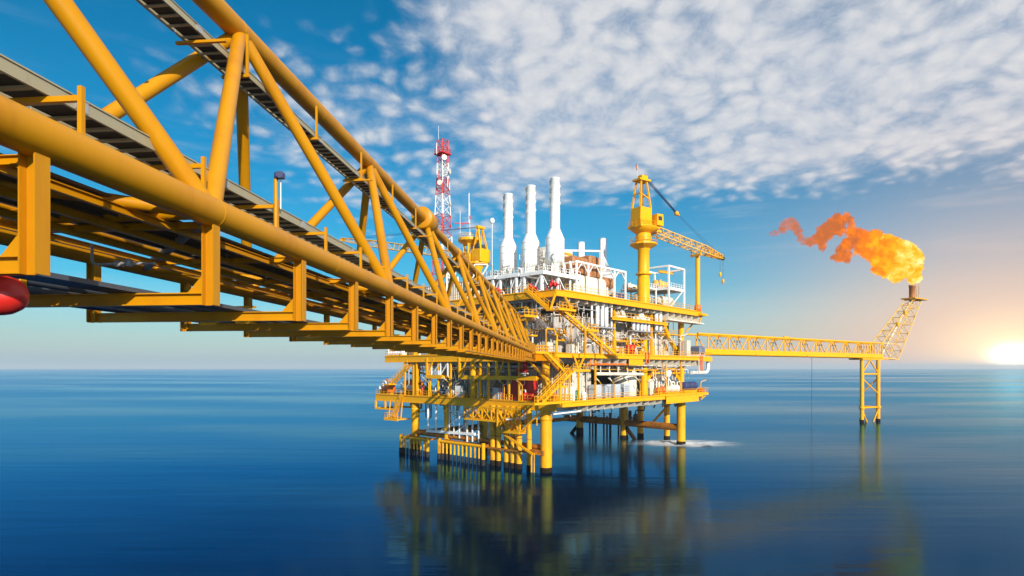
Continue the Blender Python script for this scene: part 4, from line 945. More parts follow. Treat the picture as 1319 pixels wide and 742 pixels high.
    P.part('foot_ring', MB().lathe((53.5, -2.5, ZU + .0), [(.6, 0), (.8, .1), (.8, 1.4), (.6, 1.6)], 14), 'orange_paint')

    # second crane, at the left behind the bridge, boom stretched out to the left
    s, t = 7.0, 24.2
    T = Thing('pedestal_crane', 'smaller yellow crane left of the exhaust stacks, its pale boom stretched out behind the bridge', 'crane', (s, t, ZU))
    T.part('pedestal', MB().lathe((s, t, 0), [(.9, ZU), (.9, 38.5), (1.3, 39.2), (1.3, 39.8)], 18), 'yellow_paint')
    T.part('platform', MB().lathe((s, t, 39.6), [(1.2, -.3), (2.4, 0), (2.4, .25), (1.2, .3)], 10, hard=True).rail([(s + 2.3 * math.cos(a * .6283), t + 2.3 * math.sin(a * .6283), 39.85) for a in range(10)], 1.1, 1.4, .05, True), 'yellow_paint')
    T.part('machine_house', MB().cbox(s - 1.5, s + 1.5, t - 2.4, t + .4, 39.9, 42.6, .15), 'yellow_paint')
    T.part('cab', MB().cbox(s - 1.7, s - .2, t + .6, t + 1.9, 39.9, 41.9, .15), 'yellow_paint')
    for d in (-1, 1):
        T.part('a_frame_leg', MB().beam((s + d, t - 2, 42), (s + d * .6, t - .8, 47.2), .3, .3).beam((s + d, t + .2, 42), (s + d * .6, t - .8, 47.2), .3, .3), 'yellow_paint')
    T.part('a_frame_head', MB().box(s - 1, s + 1, t - 1.2, t - .3, 47, 47.5), 'yellow_paint')
    T.part('winch', MB().lathe((s - 1.2, t - 1, 43.2), [(.6, 0), (.7, .1), (.5, .2), (.5, 2.2), (.7, 2.3), (.6, 2.4)], 12, (1, 0, 0)), 'shadow_steel')
    inv = FR['P'].inverted(); tip = inv @ Vector((-42.5, 150, 50.2)); root = Vector((s - .4, t + 1.2, 41.2))
    d = (tip - root).normalized(); n = d.cross(Vector((0, 0, 1))).normalized(); u = n.cross(d)
    def Q(f, a, b): return root.lerp(tip, f) + n * a + u * b
    for f0, f1, w0, w1, k, m in ((0, .72, .75, .75, 12, 'pale_yellow'), (.72, 1, .75, .35, 5, 'yellow_paint')):
        T.part('boom_section', MB().lattice([Q(f0, -w0, -w0), Q(f0, w0, -w0), Q(f0, w0, w0), Q(f0, -w0, w0)], [Q(f1, -w1, -w1), Q(f1, w1, -w1), Q(f1, w1, w1), Q(f1, -w1, w1)], k, .11, .065, False), m)
    T.part('boom_tip', MB().beam(Q(.985, 0, 0), Q(1.015, 0, 0), .6, .6), 'yellow_paint')
    T.part('pendant_rope', MB().tube((s, t - .8, 47.4), Q(.95, 0, .6), .045, 4).tube((s + .5, t - .8, 47.4), Q(.9, .3, .6), .045, 4), 'dark_blue')
    h = Q(1.0, 0, -.3); T.part('hoist_rope', MB().tube(h, h - Vector((0, 0, 2.8)), .035, 4), 'cable_black')
    T.part('hook_block', MB().lathe(h - Vector((0, 0, 2.8)), [(.1, 0), (.3, -.2), (.3, -.7), (.1, -1)], 8), 'yellow_paint')


build_crane()


# ------------------------------------------------------------------ radio mast and lookout platform
def build_mast():
    s, t = 13.2, 42.4
    T = Thing('radio_mast', 'tall red and white lattice radio mast with aerials, behind the bridge', 'radio mast', (s, t, ZU))
    def wid(z): return 2.15 + (.92 - 2.15) * min(1, (z - ZU) / 34)
    bands = [(ZU, 37, 'white_paint'), (37, 43.5, 'red_paint'), (43.5, 49.2, 'white_paint'), (49.2, 54.2, 'red_paint'), (54.2, 59.0, 'white_paint'), (59.0, 63.0, 'red_paint'), (63.0, 66.6, 'white_paint'), (66.6, 72.0, 'red_paint')]
    for z0, z1, m in bands:
        a, b = wid(z0), wid(z1)
        A = [(s - a, t - a, z0), (s + a, t - a, z0), (s + a, t + a, z0), (s - a, t + a, z0)]
        B = [(s - b, t - b, z1), (s + b, t - b, z1), (s + b, t + b, z1), (s - b, t + b, z1)]
        T.part('tower_section', MB().lattice(A, B, 2 if z1 < 60 else 3, .115, .065), m)
        T.part('ladder_duct', MB().ladder((s, t, z0), (s, t, z1), .6, (1, .6, 0), .075), m)
    r = random.Random(3)
    for i in range(9):
        z = r.uniform(60, 70); a = r.uniform(0, 6.28); x, y = s + 1.7 * math.cos(a), t + 1.7 * math.sin(a)
        T.part('aerial', MB().tube((x, y, z), (x, y, z + r.uniform(1.2, 3.4)), .09, 5).tube((x, y, z + .5), (s + .6 * math.cos(a), t + .6 * math.sin(a), z + .5), .06, 4), 'white_paint' if i % 3 else 'red_paint')
    for i, (z, a) in enumerate(((61.5, 3.6), (64.5, 5.2), (67.4, 4.2), (57.0, 5.4))):
        x, y = s + 1.6 * math.cos(a), t + 1.6 * math.sin(a)
        T.part('dish', MB().lathe((x, y, z), [(.05, 0), (.5, .1), (.65, .3), (.6, .32), (.05, .15)], 12, (math.cos(a), math.sin(a), 0)), 'cream_paint')
    T.part('top_platform', MB().box(s - 1.5, s + 1.5, t - 1.5, t + 1.5, 68.6, 68.75).rail([(s - 1.4, t - 1.4, 68.75), (s + 1.4, t - 1.4, 68.75), (s + 1.4, t + 1.4, 68.75), (s - 1.4, t + 1.4, 68.75)], 1.1, 1.4, .05, True), 'red_paint')
    T.part('lightning_rod', MB().tube((s - .7, t + .7, 72), (s - .7, t + .7, 75.5), .04, 5), 'white_paint')
    T.part('side_aerial', MB().beam((s + 2, t - 2, 52.4), (s + 4.6, t - 4.6, 52.4), .2, .2).beam((s + 2, t - 2, 50.5), (s + 3.6, t - 3.6, 52.4), .12, .12), 'red_paint')
    T.part('whip_aerial', MB().tube((s + 4.4, t - 4.4, 52.4), (s + 4.4, t - 4.4, 59.6), .10, 6), 'white_paint')
    s, t = 8, 27.5
    T = Thing('lookout_platform', 'round yellow lookout platform on legs with whip aerials, left of the small crane', 'platform', (s, t, ZU))
    T.part('floor', MB().lathe((s, t, 45.0), [(1.2, -.7), (2.5, 0), (2.6, .1), (2.6, .5), (2.2, .5)], 16, hard=True), 'yellow_paint')
    T.part('railing', MB().rail([(s + 2.5 * math.cos(a * .5236), t + 2.5 * math.sin(a * .5236), 45.5) for a in range(12)], .9, 1.4, .05, True), 'pale_yellow')
    for a in range(4):
        x, y = s + 1.3 * math.cos(a * 1.5708 + .5), t + 1.3 * math.sin(a * 1.5708 + .5)
        T.part('leg', MB().tube((x, y, ZU), (x, y, 44.8), .22, 8), 'yellow_paint')
    T.part('bracing', MB().lattice([(s - 1, t - 1, ZU), (s + 1, t - 1, ZU), (s + 1, t + 1, ZU), (s - 1, t + 1, ZU)], [(s - 1, t - 1, 44.6), (s + 1, t - 1, 44.6), (s + 1, t + 1, 44.6), (s - 1, t + 1, 44.6)], 4, .08, .07), 'yellow_paint')
    T.part('whip_aerial', MB().tube((s + .5, t + .6, 45.5), (s + .5, t + .6, 53.5), .05, 5), 'white_paint')
    T.part('whip_aerial', MB().tube((s - .5, t + 2.6, 44.6), (s - .5, t + 2.6, 52), .05, 5), 'white_paint')
    T.part('beacon', MB().tube((s + .5, t + .6, 50), (s + .5, t + .6, 50.8), .16, 6), 'red_paint')
    T.part('lamp', MB().lathe((s + .5, t + .6, 45.5), [(.4, 0), (.4, .6), (.25, .8), (.25, 1.6), (.1, 1.8)], 10), 'cream_paint')
    T = Thing('weather_ball', 'small white round radome on a thin pole right of the small crane', 'radome', (7.5, 20.4, ZU))
    T.part('pole', MB().tube((7.5, 20.4, ZU), (7.5, 20.4, 47.6), .07, 6), 'white_paint')
    T.part('radome', MB().lathe((7.5, 20.4, 47.6), [(.05, 0), (.4, .15), (.52, .5), (.48, .85), (.25, 1.15), (.02, 1.25)], 14), 'white_paint')


build_mast()


# ------------------------------------------------------------------ white open tower at the right end of the top deck
def build_process_tower():
    T = Thing('process_tower', 'open white box frame tower between the crane pedestal and the boom rest', 'steel frame', (48, 4, ZU))
    s0, s1, t0, t1 = 44.8, 52.4, .4, 8.2
    for s in (s0, s1):
        for t in (t0, t1): T.part('post', MB().box(s - .18, s + .18, t - .18, t + .18, ZU, 41.4), 'white_paint')
    for z in (36.2, 41.4):
        T.part('ring_beam', MB().beam((s0, t0, z), (s1, t0, z), .35, .38).beam((s0, t1, z), (s1, t1, z), .35, .38).beam((s0, t0, z), (s0, t1, z), .35, .38).beam((s1, t0, z), (s1, t1, z), .35, .38), 'white_paint')
    T.part('brace', MB().beam((s0, t0, ZU + .2), (s1 - 1, t0, 36), .18, .18).beam((s0, t1, 36), (s0, t0, ZU + 2), .18, .18).beam((s0, t0, 32), (s0, t1, 36), .18, .18), 'white_paint')
    T.part('floor', MB().box(s0, s1, t0, t1, 36.4, 36.5), 'beige_panel')
    T.part('railing', MB().rail([(s0, t1, 36.5), (s0, t0, 36.5), (s1, t0, 36.5), (s1, t1, 36.5)], 1.1, 1.3, .05), 'white_paint')
    T.part('hoist_beam', MB().ibeam((s0 + 1, 3.5, 40.6), (s1 + .3, 3.5, 40.9), .4, .6, .06), 'yellow_paint')
    def v(name, label, c, r, L, ax, m, z=None, cat='vessel', group='vessels in the white tower'):
        V = Thing(name, label, cat, c, group=group); d = Vector(ax)
        V.part('shell', MB().lathe(c, [(.02, -r * .5), (r * .6, -r * .4), (r * .95, -.1), (r, .1), (r, L - .1), (r * .95, L + .1), (r * .6, L + r * .4), (.02, L + r * .5)], 20, ax), m)
        p = Vector(c); k = d.cross(Vector((0, 0, 1)))
        for f in (.2, .8):
            q = p + d * L * f
            V.part('saddle', MB().beam(q - k * r * .8 - Vector((0, 0, r * .9)), q + k * r * .8 - Vector((0, 0, r * .9)), .3, r * .5), 'cream_paint')
        V.part('nozzle', MB().tube(p + d * L * .5, p + d * L * .5 + Vector((0, 0, r * 1.4)), r * .2, 8), m)
        return V
    v('vessel', 'cream horizontal vessel on the lower level of the white tower', (46, 3.4, 33.6), 1.3, 5, (1, 0, 0), 'cream_paint')
    v('vessel', 'pale horizontal vessel lying on the top deck just left of the white tower', (40.6, 6.0, 33.9), 1.5, 4, (1, 0, 0), 'beige_panel')
    v('vessel', 'yellowish vessel on the upper floor of the white tower', (46, 4.4, 37.8), .9, 4.6, (1, 0, 0), 'pale_yellow')
    v('vessel', 'small cream vessel high behind the crane pedestal, left of the white tower', (40.2, 9, 37.0), .8, 4, (1, 0, 0), 'cream_paint')
    W2 = Thing('pipe_rack', 'low white pipe rack with railing between the crane pedestal and the white tower', 'pipe rack', (42, 6, ZU))
    for s in (39.4, 43.6):
        for t in (3, 9.6): W2.part('post', MB().box(s - .14, s + .14, t - .14, t + .14, ZU, 36.4), 'white_paint')
    W2.part('deck', MB().box(39.2, 43.8, 2.8, 9.8, 35.9, 36.1), 'cream_paint')
    W2.part('railing', MB().rail([(39.3, 2.9, 36.1), (43.7, 2.9, 36.1)], 1.1, 1.2, .05), 'white_paint')
    for i in range(5): W2.part('pipe', MB().tube((39, 4 + i * 1.1, 36.4), (45, 4 + i * 1.1, 36.4), .18, 8), ['cream_paint', 'white_paint', 'pale_yellow', 'silver_cladding', 'orange_paint'][i])


build_process_tower()


# ------------------------------------------------------------------ corrugated modules between the decks
def corrugated(L, H, n, axis, depth=.16):
    """one wall panel, folded sheet of n ribs, built from the origin along axis"""
    pts = []
    w = L / n
    for i in range(n): pts += [(i * w, 0), (i * w + .38 * w, 0), (i * w + .5 * w, depth), (i * w + .88 * w, depth)]
    pts.append((L, 0)); vs = []; fs = []
    for a, d in pts:
        for z in (0, H): vs.append((a, d, z) if axis == 's' else (d, a, z))
    k = len(pts)
    fs = [(2 * i, 2 * i + 2, 2 * i + 3, 2 * i + 1) for i in range(k - 1)]
    mb = MB().add(vs, fs)
    if axis == 's': mb.box(0, L, depth + .01, depth + .06, 0, H).box(-.05, .03, -.06, .1, 0, H)
    else: mb.box(depth + .01, depth + .06, 0, L, 0, H).box(-.06, .1, -.05, .03, 0, H)
    return mb


def module(name, label, s0, s1, t0, t1, z0, z1, m, roof='beige_panel', n_s=None, n_t=None, parts=()):
    T = Thing(name, label, 'module', ((s0 + s1) / 2, (t0 + t1) / 2, z0))
    T.part('core', MB().box(s0 + .3, s1 - .1, t0 + .3, t1 - .1, z0, z1 - .02), m)
    n_s = n_s or max(1, round((s1 - s0) / 2.4)); n_t = n_t or max(1, round((t1 - t0) / 2.4))
    w = (s1 - s0) / n_s; T.copies('wall_panel', corrugated(w - .02, z1 - z0, 4, 's'), m, [(s0 + w * i, t0, z0) for i in range(n_s)])
    w = (t1 - t0) / n_t; T.copies('wall_panel', corrugated(w - .02, z1 - z0, 4, 't'), m, [(s0, t0 + w * i, z0) for i in range(n_t)])
    T.part('roof', MB().box(s0 - .1, s1 + .1, t0 - .1, t1 + .1, z1, z1 + .2), roof)
    T.part('base_frame', MB().box(s0 - .08, s1, t0 - .08, t0 - .01, z0, z0 + .3).box(s0 - .08, s0 - .01, t0 - .08, t1, z0, z0 + .3), 'yellow_paint')
    return T


def build_modules():
    T = module('plant_module', 'long beige corrugated module on the middle deck, right half of the right face', 19, 46.5, 1.4, 12, ZM, 25.2, 'beige_panel')
    T.part('door', MB().box(38.9, 40.0, 1.28, 1.36, ZM + .1, ZM + 2.3), 'pale_yellow')
    T.part('door', MB().box(28.0, 29.0, 1.28, 1.36, ZM + .1, ZM + 2.3), 'light_grey')
    T = module('plant_module', 'grey corrugated module on the middle deck behind the stair flights', 3.5, 18.6, 1.8, 14, ZM, 27.6, 'grey_panel')
    module('plant_module', 'upper beige corrugated module set back above the long one', 20, 38, 2.6, 12, 25.45, 28.8, 'beige_panel')
    module('plant_module', 'upper corrugated module below the white open tower', 39, 47.6, 1.8, 12, 25.45, 28.4, 'grey_panel')
    module('plant_module', 'tall grey corrugated module on the middle deck behind the bridge end', 4, 12, 15, 30, ZM, 28.4, 'grey_panel')
    module('plant_module', 'beige corrugated module on the bottom deck behind the lowest stair', 8.6, 14.6, .8, 9, ZC, 18.2, 'beige_panel')
    module('plant_module', 'pale corrugated tank room on the bottom deck of the left face', 1.8, 8, 15.6, 21.4, ZC, 18.8, 'cream_paint')
    module('plant_module', 'small white cabin at the left end of the middle deck', -.4, 5, 40.4, 45.2, ZM + .05, 23.4, 'white_paint', roof='white_paint')
    module('plant_module', 'set-back room coloured dark as recess shade on the bottom deck, centre of the platform', 14.8, 32, 7, 18, ZC, 18.6, 'shadow_steel', roof='grey_panel')  # dark walls stand in for the shade of the recess
    module('plant_module', 'set-back brownish room behind the red machines of the bottom deck', 6, 14, 9.4, 15.2, ZC, 18.4, 'grey_panel')
    module('plant_module', 'low equipment room under the small crane on the top deck', 2, 12, 21, 36, ZU, 35.4, 'beige_panel')
    module('plant_module', 'added room block coloured as shade, deep behind the left face of the bottom deck', 9, 20, 21.5, 35, ZC, 18.6, 'gap_shade', roof='grey_panel')  # added backing block, its dark colour stands for shade between decks
    module('plant_module', 'added room block coloured as shade, behind the manifold at the right end of the bottom deck', 33.5, 48, 7.4, 15, ZC, 18.4, 'gap_shade', roof='grey_panel')  # second added block, shade painted into its walls
    module('plant_module', 'brown plant room behind the white cross-braced frame at the left face', 4.4, 8.6, 24, 34, ZC, 17.6, 'grey_panel')
    # cylinders hung along the right face
    grp = [((11.4, .22), (13.2, .40), (14.8, .40), (16.2, .40), (18.0, .2)), ((26.1, .38), (27.7, .38), (29.3, .38), (30.6, .38), (32.1, .38)), ((35.4, .42), (37.2, .42))]
    rows = ['tall row on the right face', 'short row on the right face', 'pair below the white open tower']
    zz = [(26.0, 30.9), (25.9, 28.3), (26.2, 30.6)]
    for g, row in enumerate(grp):
        for k, (s, r) in enumerate(row):
            T = Thing('filter_bottle', nth(k, len(row)) + ' white cylinder of the ' + rows[g], 'filter bottle', (s, -1.6, zz[g][0]), group='white upright cylinders on the right face')
            T.part('shell', MB().lathe((s, -1.6, zz[g][0]), [(r * .5, -.15), (r, .05), (r, zz[g][1] - zz[g][0] - .1), (r * .6, zz[g][1] - zz[g][0] + .08)], 14), 'stack_white')
            T.part('foot_pipe', MB().tube((s, -1.6, zz[g][0] - .9), (s, -1.6, zz[g][0]), .1, 6), 'grey_steel')
        a, b = row[0][0] - .6, row[-1][0] + .6
        F = Thing('filter_rack', 'grey bracket rack under the ' + rows[g].replace('row', 'row of cylinders').replace('pair', 'pair of cylinders'), 'rack', ((a + b) / 2, -1.6, zz[g][0] - .4), group='racks under the cylinders')
        F.part('shelf', MB().box(a, b, -2.2, -.6, zz[g][0] - .45, zz[g][0] - .2), 'grey_steel')
        F.part('bracket', MB().beam((a + .2, -.6, zz[g][0] - 1.6), (a + .2, -2.1, zz[g][0] - .4), .12, .12).beam((b - .2, -.6, zz[g][0] - 1.6), (b - .2, -2.1, zz[g][0] - .4), .12, .12).box(a + .1, a + .3, -.6, 1.3, zz[g][0] - 1.4, zz[g][0] - 1.2).box(b - .3, b - .1, -.6, 1.3, zz[g][0] - 1.4, zz[g][0] - 1.2), 'grey_steel')


build_modules()


# ------------------------------------------------------------------ equipment standing on the decks
def pump(label, s, t, z, m, k=1.0, ax='s', base='yellow_paint'):
    T = Thing('pump_skid', label, 'pump', (s, t, z), group='pump sets on the decks')
    X = (1, 0, 0) if ax == 's' else (0, 1, 0)
    def q(a, b, h): return (s + a * k, t + b * k, z + h * k) if ax == 's' else (s + b * k, t + a * k, z + h * k)
    T.part('base_frame', MB().beam(q(-1.6, 0, .15), q(1.6, 0, .15), 1.3 * k, .28 * k), base)
    T.part('motor', MB().lathe(q(-1.4, 0, .95), [(.02 * k, 0), (.45 * k, .03 * k), (.52 * k, .15 * k), (.52 * k, 1.2 * k), (.42 * k, 1.3 * k), (.12 * k, 1.32 * k), (.12 * k, 1.7 * k)], 14, X), m)
    T.part('casing', MB().lathe(q(.35, 0, .95), [(.2 * k, 0), (.62 * k, .1 * k), (.66 * k, .45 * k), (.4 * k, .8 * k), (.2 * k, .95 * k)], 14, X), m)
    T.part('foot', MB().beam(q(-1.1, 0, .4), q(-.3, 0, .4), .8 * k, .3 * k).beam(q(.5, 0, .35), q(1.1, 0, .35), .7 * k, .3 * k), base)
    T.part('discharge_pipe', MB().elbow([q(.7, 0, 1.2), q(.7, 0, 2.1), q(1.9, 0, 2.1), q(1.9, 0, .2)], .14 * k, 8, .3 * k), 'cream_paint')
    return T


def cabinet(label, s, t, z, w, d, h, m, doors=2):
    T = Thing('control_cabinet', label, 'cabinet', (s, t, z), group='cabinets on the decks')
    T.part('body', MB().cbox(s, s + w, t, t + d, z + .1, z + h, .06), m)
    for i in range(doors):
        o = T.part('door', MB().box(s + w / doors * i + .06, s + w / doors * (i + 1) - .06, t - .05, t + .01, z + .25, z + h - .15), m)
        T.part('handle', MB().box(s + w / doors * i + .16, s + w / doors * i + .22, t - .1, t - .05, z + h * .45, z + h * .6), 'shadow_steel', o)
    T.part('plinth', MB().box(s + .05, s + w - .05, t + .05, t + d - .05, z, z + .1), 'shadow_steel')
    return T


def vtank(label, s, t, z, r, h, m, name='upright_tank'):
    T = Thing(name, label, 'tank', (s, t, z))
    T.part('shell', MB().lathe((s, t, z), [(r, 0), (r, h - r * .25), (r * .85, h - r * .08), (r * .4, h), (.02, h + r * .03)], 28), m)
    for f in (.02, .5, .95): T.part('band', MB().lathe((s, t, z + h * f * .9), [(r, 0), (r + .06, .02), (r + .06, .14), (r, .16)], 28), m)
    T.part('manway', MB().lathe((s, t - r - .02, z + h * .35), [(.45, -.15), (.5, -.1), (.5, .2)], 12, (0, -1, 0)), m)
    T.part('nozzle', MB().tube((s, t, z + h), (s, t, z + h + .6), .2, 8), m)
    return T


def htank(label, c, r, L, ax, m, name='vessel', group=None):
    T = Thing(name, label, 'vessel', c, group=group)
    T.part('shell', MB().lathe(c, [(.02, -r * .6), (r * .5, -r * .5), (r * .85, -r * .25), (r, .05), (r, L), (r * .85, L + r * .25), (r * .5, L + r * .5), (.02, L + r * .6)], 20, ax), m)
    d = Vector(ax); k = d.cross(Vector((0, 0, 1)))
    for f in (.2, .8):
        q = Vector(c) + d * L * f - Vector((0, 0, r * .95)); T.part('saddle', MB().beam(q - k * r * .8, q + k * r * .8, .3, r * .7), 'cream_paint')
    return T


def build_equipment():
    z = ZC
    vtank('large cream upright storage tank at the right face of the bottom deck', 29.6, 2.9, z, 2.7, 6.2, 'cream_paint')
    htank('white vessel with its round end facing out, between the yellow diagonals on the right face', (42.2, -.8, 16.9), 1.15, 5, (0, 1, 0), 'white_paint')
    for k, s in enumerate((14.4, 17.6, 21.0, 24.2)):
        T = Thing('transformer_box', nth(k, 4) + ' grey louvred box on the bottom deck in front of the dark recess', 'box', (s, -.6, z), group='grey boxes on the bottom deck')
        T.part('body', MB().cbox(s - .95, s + .95, -1.2, .6, z + .2, z + 2.7, .06), 'light_grey')
        for j in range(5): T.part('slat', MB().box(s - .8, s + .8, -1.27, -1.2, z + .5 + j * .4, z + .72 + j * .4), 'grey_steel' if k % 2 else 'light_grey')
        T.part('base', MB().box(s - .9, s + .9, -1.1, .5, z, z + .2), 'yellow_paint')
    cabinet('pale double cabinet beside the lowest stair on the bottom deck', 2.2, -2.2, z, 3.2, 1.0, 2.6, 'white_paint', 3)
    T = Thing('stretcher_rack', 'white slatted rack on top of the pale double cabinet', 'rack', (4.6, -1.7, z + 2.62))
    T.part('frame', MB().rail([(2.6, -2.0, z + 2.6), (5.3, -2.0, z + 2.6), (5.3, -1.3, z + 2.6)], 1.0, .6, .05, toe=False), 'white_paint')
    T = Thing('drum', 'green drum on the bottom deck beside the beige module', 'drum', (6.6, -1.4, z))
    T.part('shell', MB().lathe((6.6, -1.4, z), [(.55, 0), (.6, .05), (.6, 1.5), (.5, 1.8), (.1, 1.9)], 16), 'green_paint'); T.part('lid', MB().lathe((6.6, -1.4, z + 1.86), [(.3, 0), (.3, .12)], 10), 'cream_paint')
    T = Thing('drum', 'white drum on the bottom deck, right of the green one', 'drum', (8.0, -2.2, z))
    T.part('shell', MB().lathe((8.0, -2.2, z), [(.45, 0), (.5, .05), (.5, 1.3), (.3, 1.6), (.1, 1.65)], 14), 'white_paint'); T.part('lid', MB().lathe((8.0, -2.2, z + 1.6), [(.2, 0), (.2, .12)], 10), 'cream_paint')
    # red fire pump room on the left face
    T = Thing('fire_pump', 'dark red fire pump block on the bottom deck of the left face', 'pump', (1, 8, z), group='red machines on the bottom deck')
    T.part('engine', MB().cbox(2.0, 4.5, 5.4, 10.4, z + .5, z + 4.4, .4), 'red_paint'); T.part('skid', MB().box(1.8, 4.7, 5.2, 10.6, z + .02, z + .5), 'red_paint')
    T.part('filter', MB().lathe((1.6, 11.6, z + .2), [(.5, 0), (.55, .1), (.55, 2.2), (.3, 2.6)], 12), 'red_paint')
    T.part('exhaust', MB().elbow([(3, 9.5, z + 4.3), (3, 9.5, z + 5.6), (3, 4.6, z + 5.6)], .3, 10, .8), 'brown_duct')
    pump('bright red pump set by the left railing of the bottom deck', .6, 4.6, z, 'red_paint', .95, 't', 'red_paint')
    pump('orange pump set under the lowest stair', -.0, -.6, z, 'orange_paint', 1.1, 't')
    T = Thing('riser_valve', 'tall red shutdown valve hanging below the bridge landing', 'valve', (-.6, 2.4, 17))
    T.part('body', MB().lathe((-.6, 4.4, 17.2), [(.4, 0), (.65, .05), (.65, .3), (.4, .35), (.4, 2.2), (.65, 2.25), (.65, 2.5), (.4, 2.55)], 12), 'red_paint')
    T.part('actuator', MB().lathe((-.6, 5.0, 17.6), [(.3, 0), (.38, .1), (.38, 1.2), (.2, 1.3)], 10, (0, 1, 0)), 'red_paint')
    T.part('flange', MB().lathe((-.6, 4.4, 16.9), [(.75, 0), (.75, .25)], 14), 'cream_paint')
    T.part('line', MB().tube((-.6, 4.4, 16.9), (-.6, 4.4, 16.3), .3, 10), 'cream_paint')
    # small equipment along the left face of the bottom deck
    cols = [('white_paint', 'white'), ('cream_paint', 'cream'), ('light_grey', 'grey'), ('blue_paint', 'blue'), ('white_paint', 'white'), ('pale_yellow', 'pale yellow')]
    spots = [(1.6, 13.4, 2, 'left of the red fire pump'), (.9, 23.0, 4, 'right of the pale tank room'), (.8, 25.6, 1, 'in the middle of the left face'), (.9, 28.6, 3, 'left of the white pump'), (1.4, 31.6, 0, 'right of the tall yellow left column'), (.8, 34.0, 5, 'beside the tall yellow left column')]
    for s, t, c, w in spots: pump('%s pump set on the bottom deck %s' % (cols[c][1], w), s, t, z, cols[c][0], 1.0, 't')
    cabinet('white cabinet by the railing at the centre of the left face', .1, 22.0, z, .9, 1.4, 2.4, 'white_paint', 1)
    cabinet('white cabinet in front of the pale tank room', .0, 17.4, z, 1.0, 1.6, 4.0, 'white_paint', 1)
    cabinet('grey cabinet next to the red fire pump', .2, 11.8, z, 1.0, 1.4, 2.2, 'light_grey', 1)
    T = Thing('gas_bottle_rack', 'rack of green and red gas bottles by the left column', 'bottle rack', (.3, 32.6, z))
    for i in range(5): T.part('bottle', MB().lathe((.3, 32.0 + i * .5, z + .1), [(.2, 0), (.2, 1.5), (.08, 1.8), (.08, 1.95)], 10), 'green_paint' if i < 3 else 'red_paint')
    T.part('frame', MB().rail([(.02, 31.6, z), (.02, 34.4, z)], 1.2, 1.4, .04), 'yellow_paint')
    # right end of the bottom deck
    T = Thing('drum', 'dark blue double drum at the right end of the bottom deck', 'drum', (50.5, -1, z), group='dark drums at the right end')
    for x in (47.6, 50.2, 52.6): T.part('shell', MB().lathe((x, -1.6, z + 1.7), [(.02, 0), (.95, .03), (1.0, .1), (1.0, 1.9 if x < 52 else .9), (.95, 2.0 if x < 52 else 1.0), (.02, 2.02 if x < 52 else 1.02)], 18, (1, 0, 0)), 'dark_blue')
    T.part('cradle', MB().box(47.4, 53.6, -2.2, -.8, z + .1, z + .8), 'yellow_paint')
    pump('orange pump set between the yellow diagonals on the bottom deck', 37.6, -1.6, z, 'orange_paint', 1.2)
    pump('cream pump set right of the orange one on the bottom deck', 41.6, -1.4, z, 'cream_paint', 1.3)
    pump('white pump set under the white round-ended vessel', 44.8, -1.2, z, 'white_paint', 1.3)
    cabinet('cream cabinet right of the thick yellow column on the bottom deck', 35.0, -.4, z, 1.6, 1.2, 3.0, 'cream_paint', 2)
    T = Thing('pipe_manifold', 'tangle of cream manifold pipes behind the pumps at the right end', 'manifold', (42, 1.6, z))
    r = random.Random(5)
    for i in range(14):
        s = 35.5 + i * 1.1; h = r.uniform(1.5, 4.4); T.part('pipe', MB().elbow([(s, 1.4, z), (s, 1.4, z + h), (s, 3.4, z + h), (s + 1, 3.4, z)], r.uniform(.1, .24), 8, .5), r.choice(['cream_paint', 'white_paint', 'beige_panel', 'pale_yellow']))
    for h in (2.0, 3.2): T.part('header', MB().tube((35, 2.0, z + h), (51, 2.0, z + h), .26, 10), 'cream_paint')
    T.part('platform', MB().box(35.4, 51, -.6, 1.0, z + 4.6, z + 4.75).rail([(35.4, -.6, z + 4.75), (51, -.6, z + 4.75)], 1.1, 1.3, .05), 'yellow_paint')
    T = Thing('work_lift', 'orange davit winch on the small right balcony of the bottom deck', 'davit', (56.6, -1.8, z))
    T.part('winch', MB().cbox(56, 57.4, -2.4, -1.2, z, z + 1.0, .1), 'orange_paint'); T.part('arm', MB().elbow([(56.6, -1.8, z + 1), (56.6, -1.8, z + 2.6), (57.9, -2.6, z + 3.0)], .1, 6, .5), 'pale_yellow')
    T = Thing('buoy_locker', 'white locker on the outer corner of the small right balcony', 'locker', (57.4, 1, z))
    T.part('body', MB().cbox(57.0, 57.9, -.6, 1.4, z, z + .95, .12), 'white_paint'); T.part('lid', MB().cbox(56.95, 57.95, -.65, 1.45, z + .95, z + 1.1, .05), 'white_paint')
    # right balcony of the middle deck
    z = ZM
    T = Thing('container', 'long dark blue covered bundle on the balcony by the flare bridge', 'bundle', (54, 3, z), group='blue bundles by the flare bridge')
    T.part('cover', MB().cbox(52.0, 56.6, 1.6, 3.4, z + 1.5, z + 2.8, .35), 'dark_blue'); T.part('legs', MB().box(52.4, 52.6, 2, 3, z, z + 1.5).box(56, 56.2, 2, 3, z, z + 1.5), 'yellow_paint')
    T = Thing('container', 'slate grey covered tank on the outer end of the balcony by the flare bridge', 'tank', (58, -.5, z), group='blue bundles by the flare bridge')
    T.part('cover', MB().cbox(57.0, 59.8, -1.6, 1.4, z + .95, z + 2.75, .4), 'slate_cover'); T.part('legs', MB().box(57.3, 57.5, -1.4, 1.2, z, z + .95).box(59.3, 59.5, -1.4, 1.2, z, z + .95), 'white_paint')
    # red and orange pieces on the middle deck edge
    T = Thing('hose_reel', 'bright red hose reel box on the middle deck edge, right face', 'hose reel', (24, -2, z))
    T.part('box', MB().cbox(23.0, 25.4, -2.5, -1.7, z + .5, z + 2.1, .1), 'red_paint'); T.part('reel', MB().lathe((24.2, -2.56, z + 1.3), [(.5, 0), (.6, .04), (.3, .08)], 14, (0, -1, 0)), 'orange_paint'); T.part('stand', MB().box(23.3, 25.1, -2.3, -1.9, z, z + .5), 'red_paint')
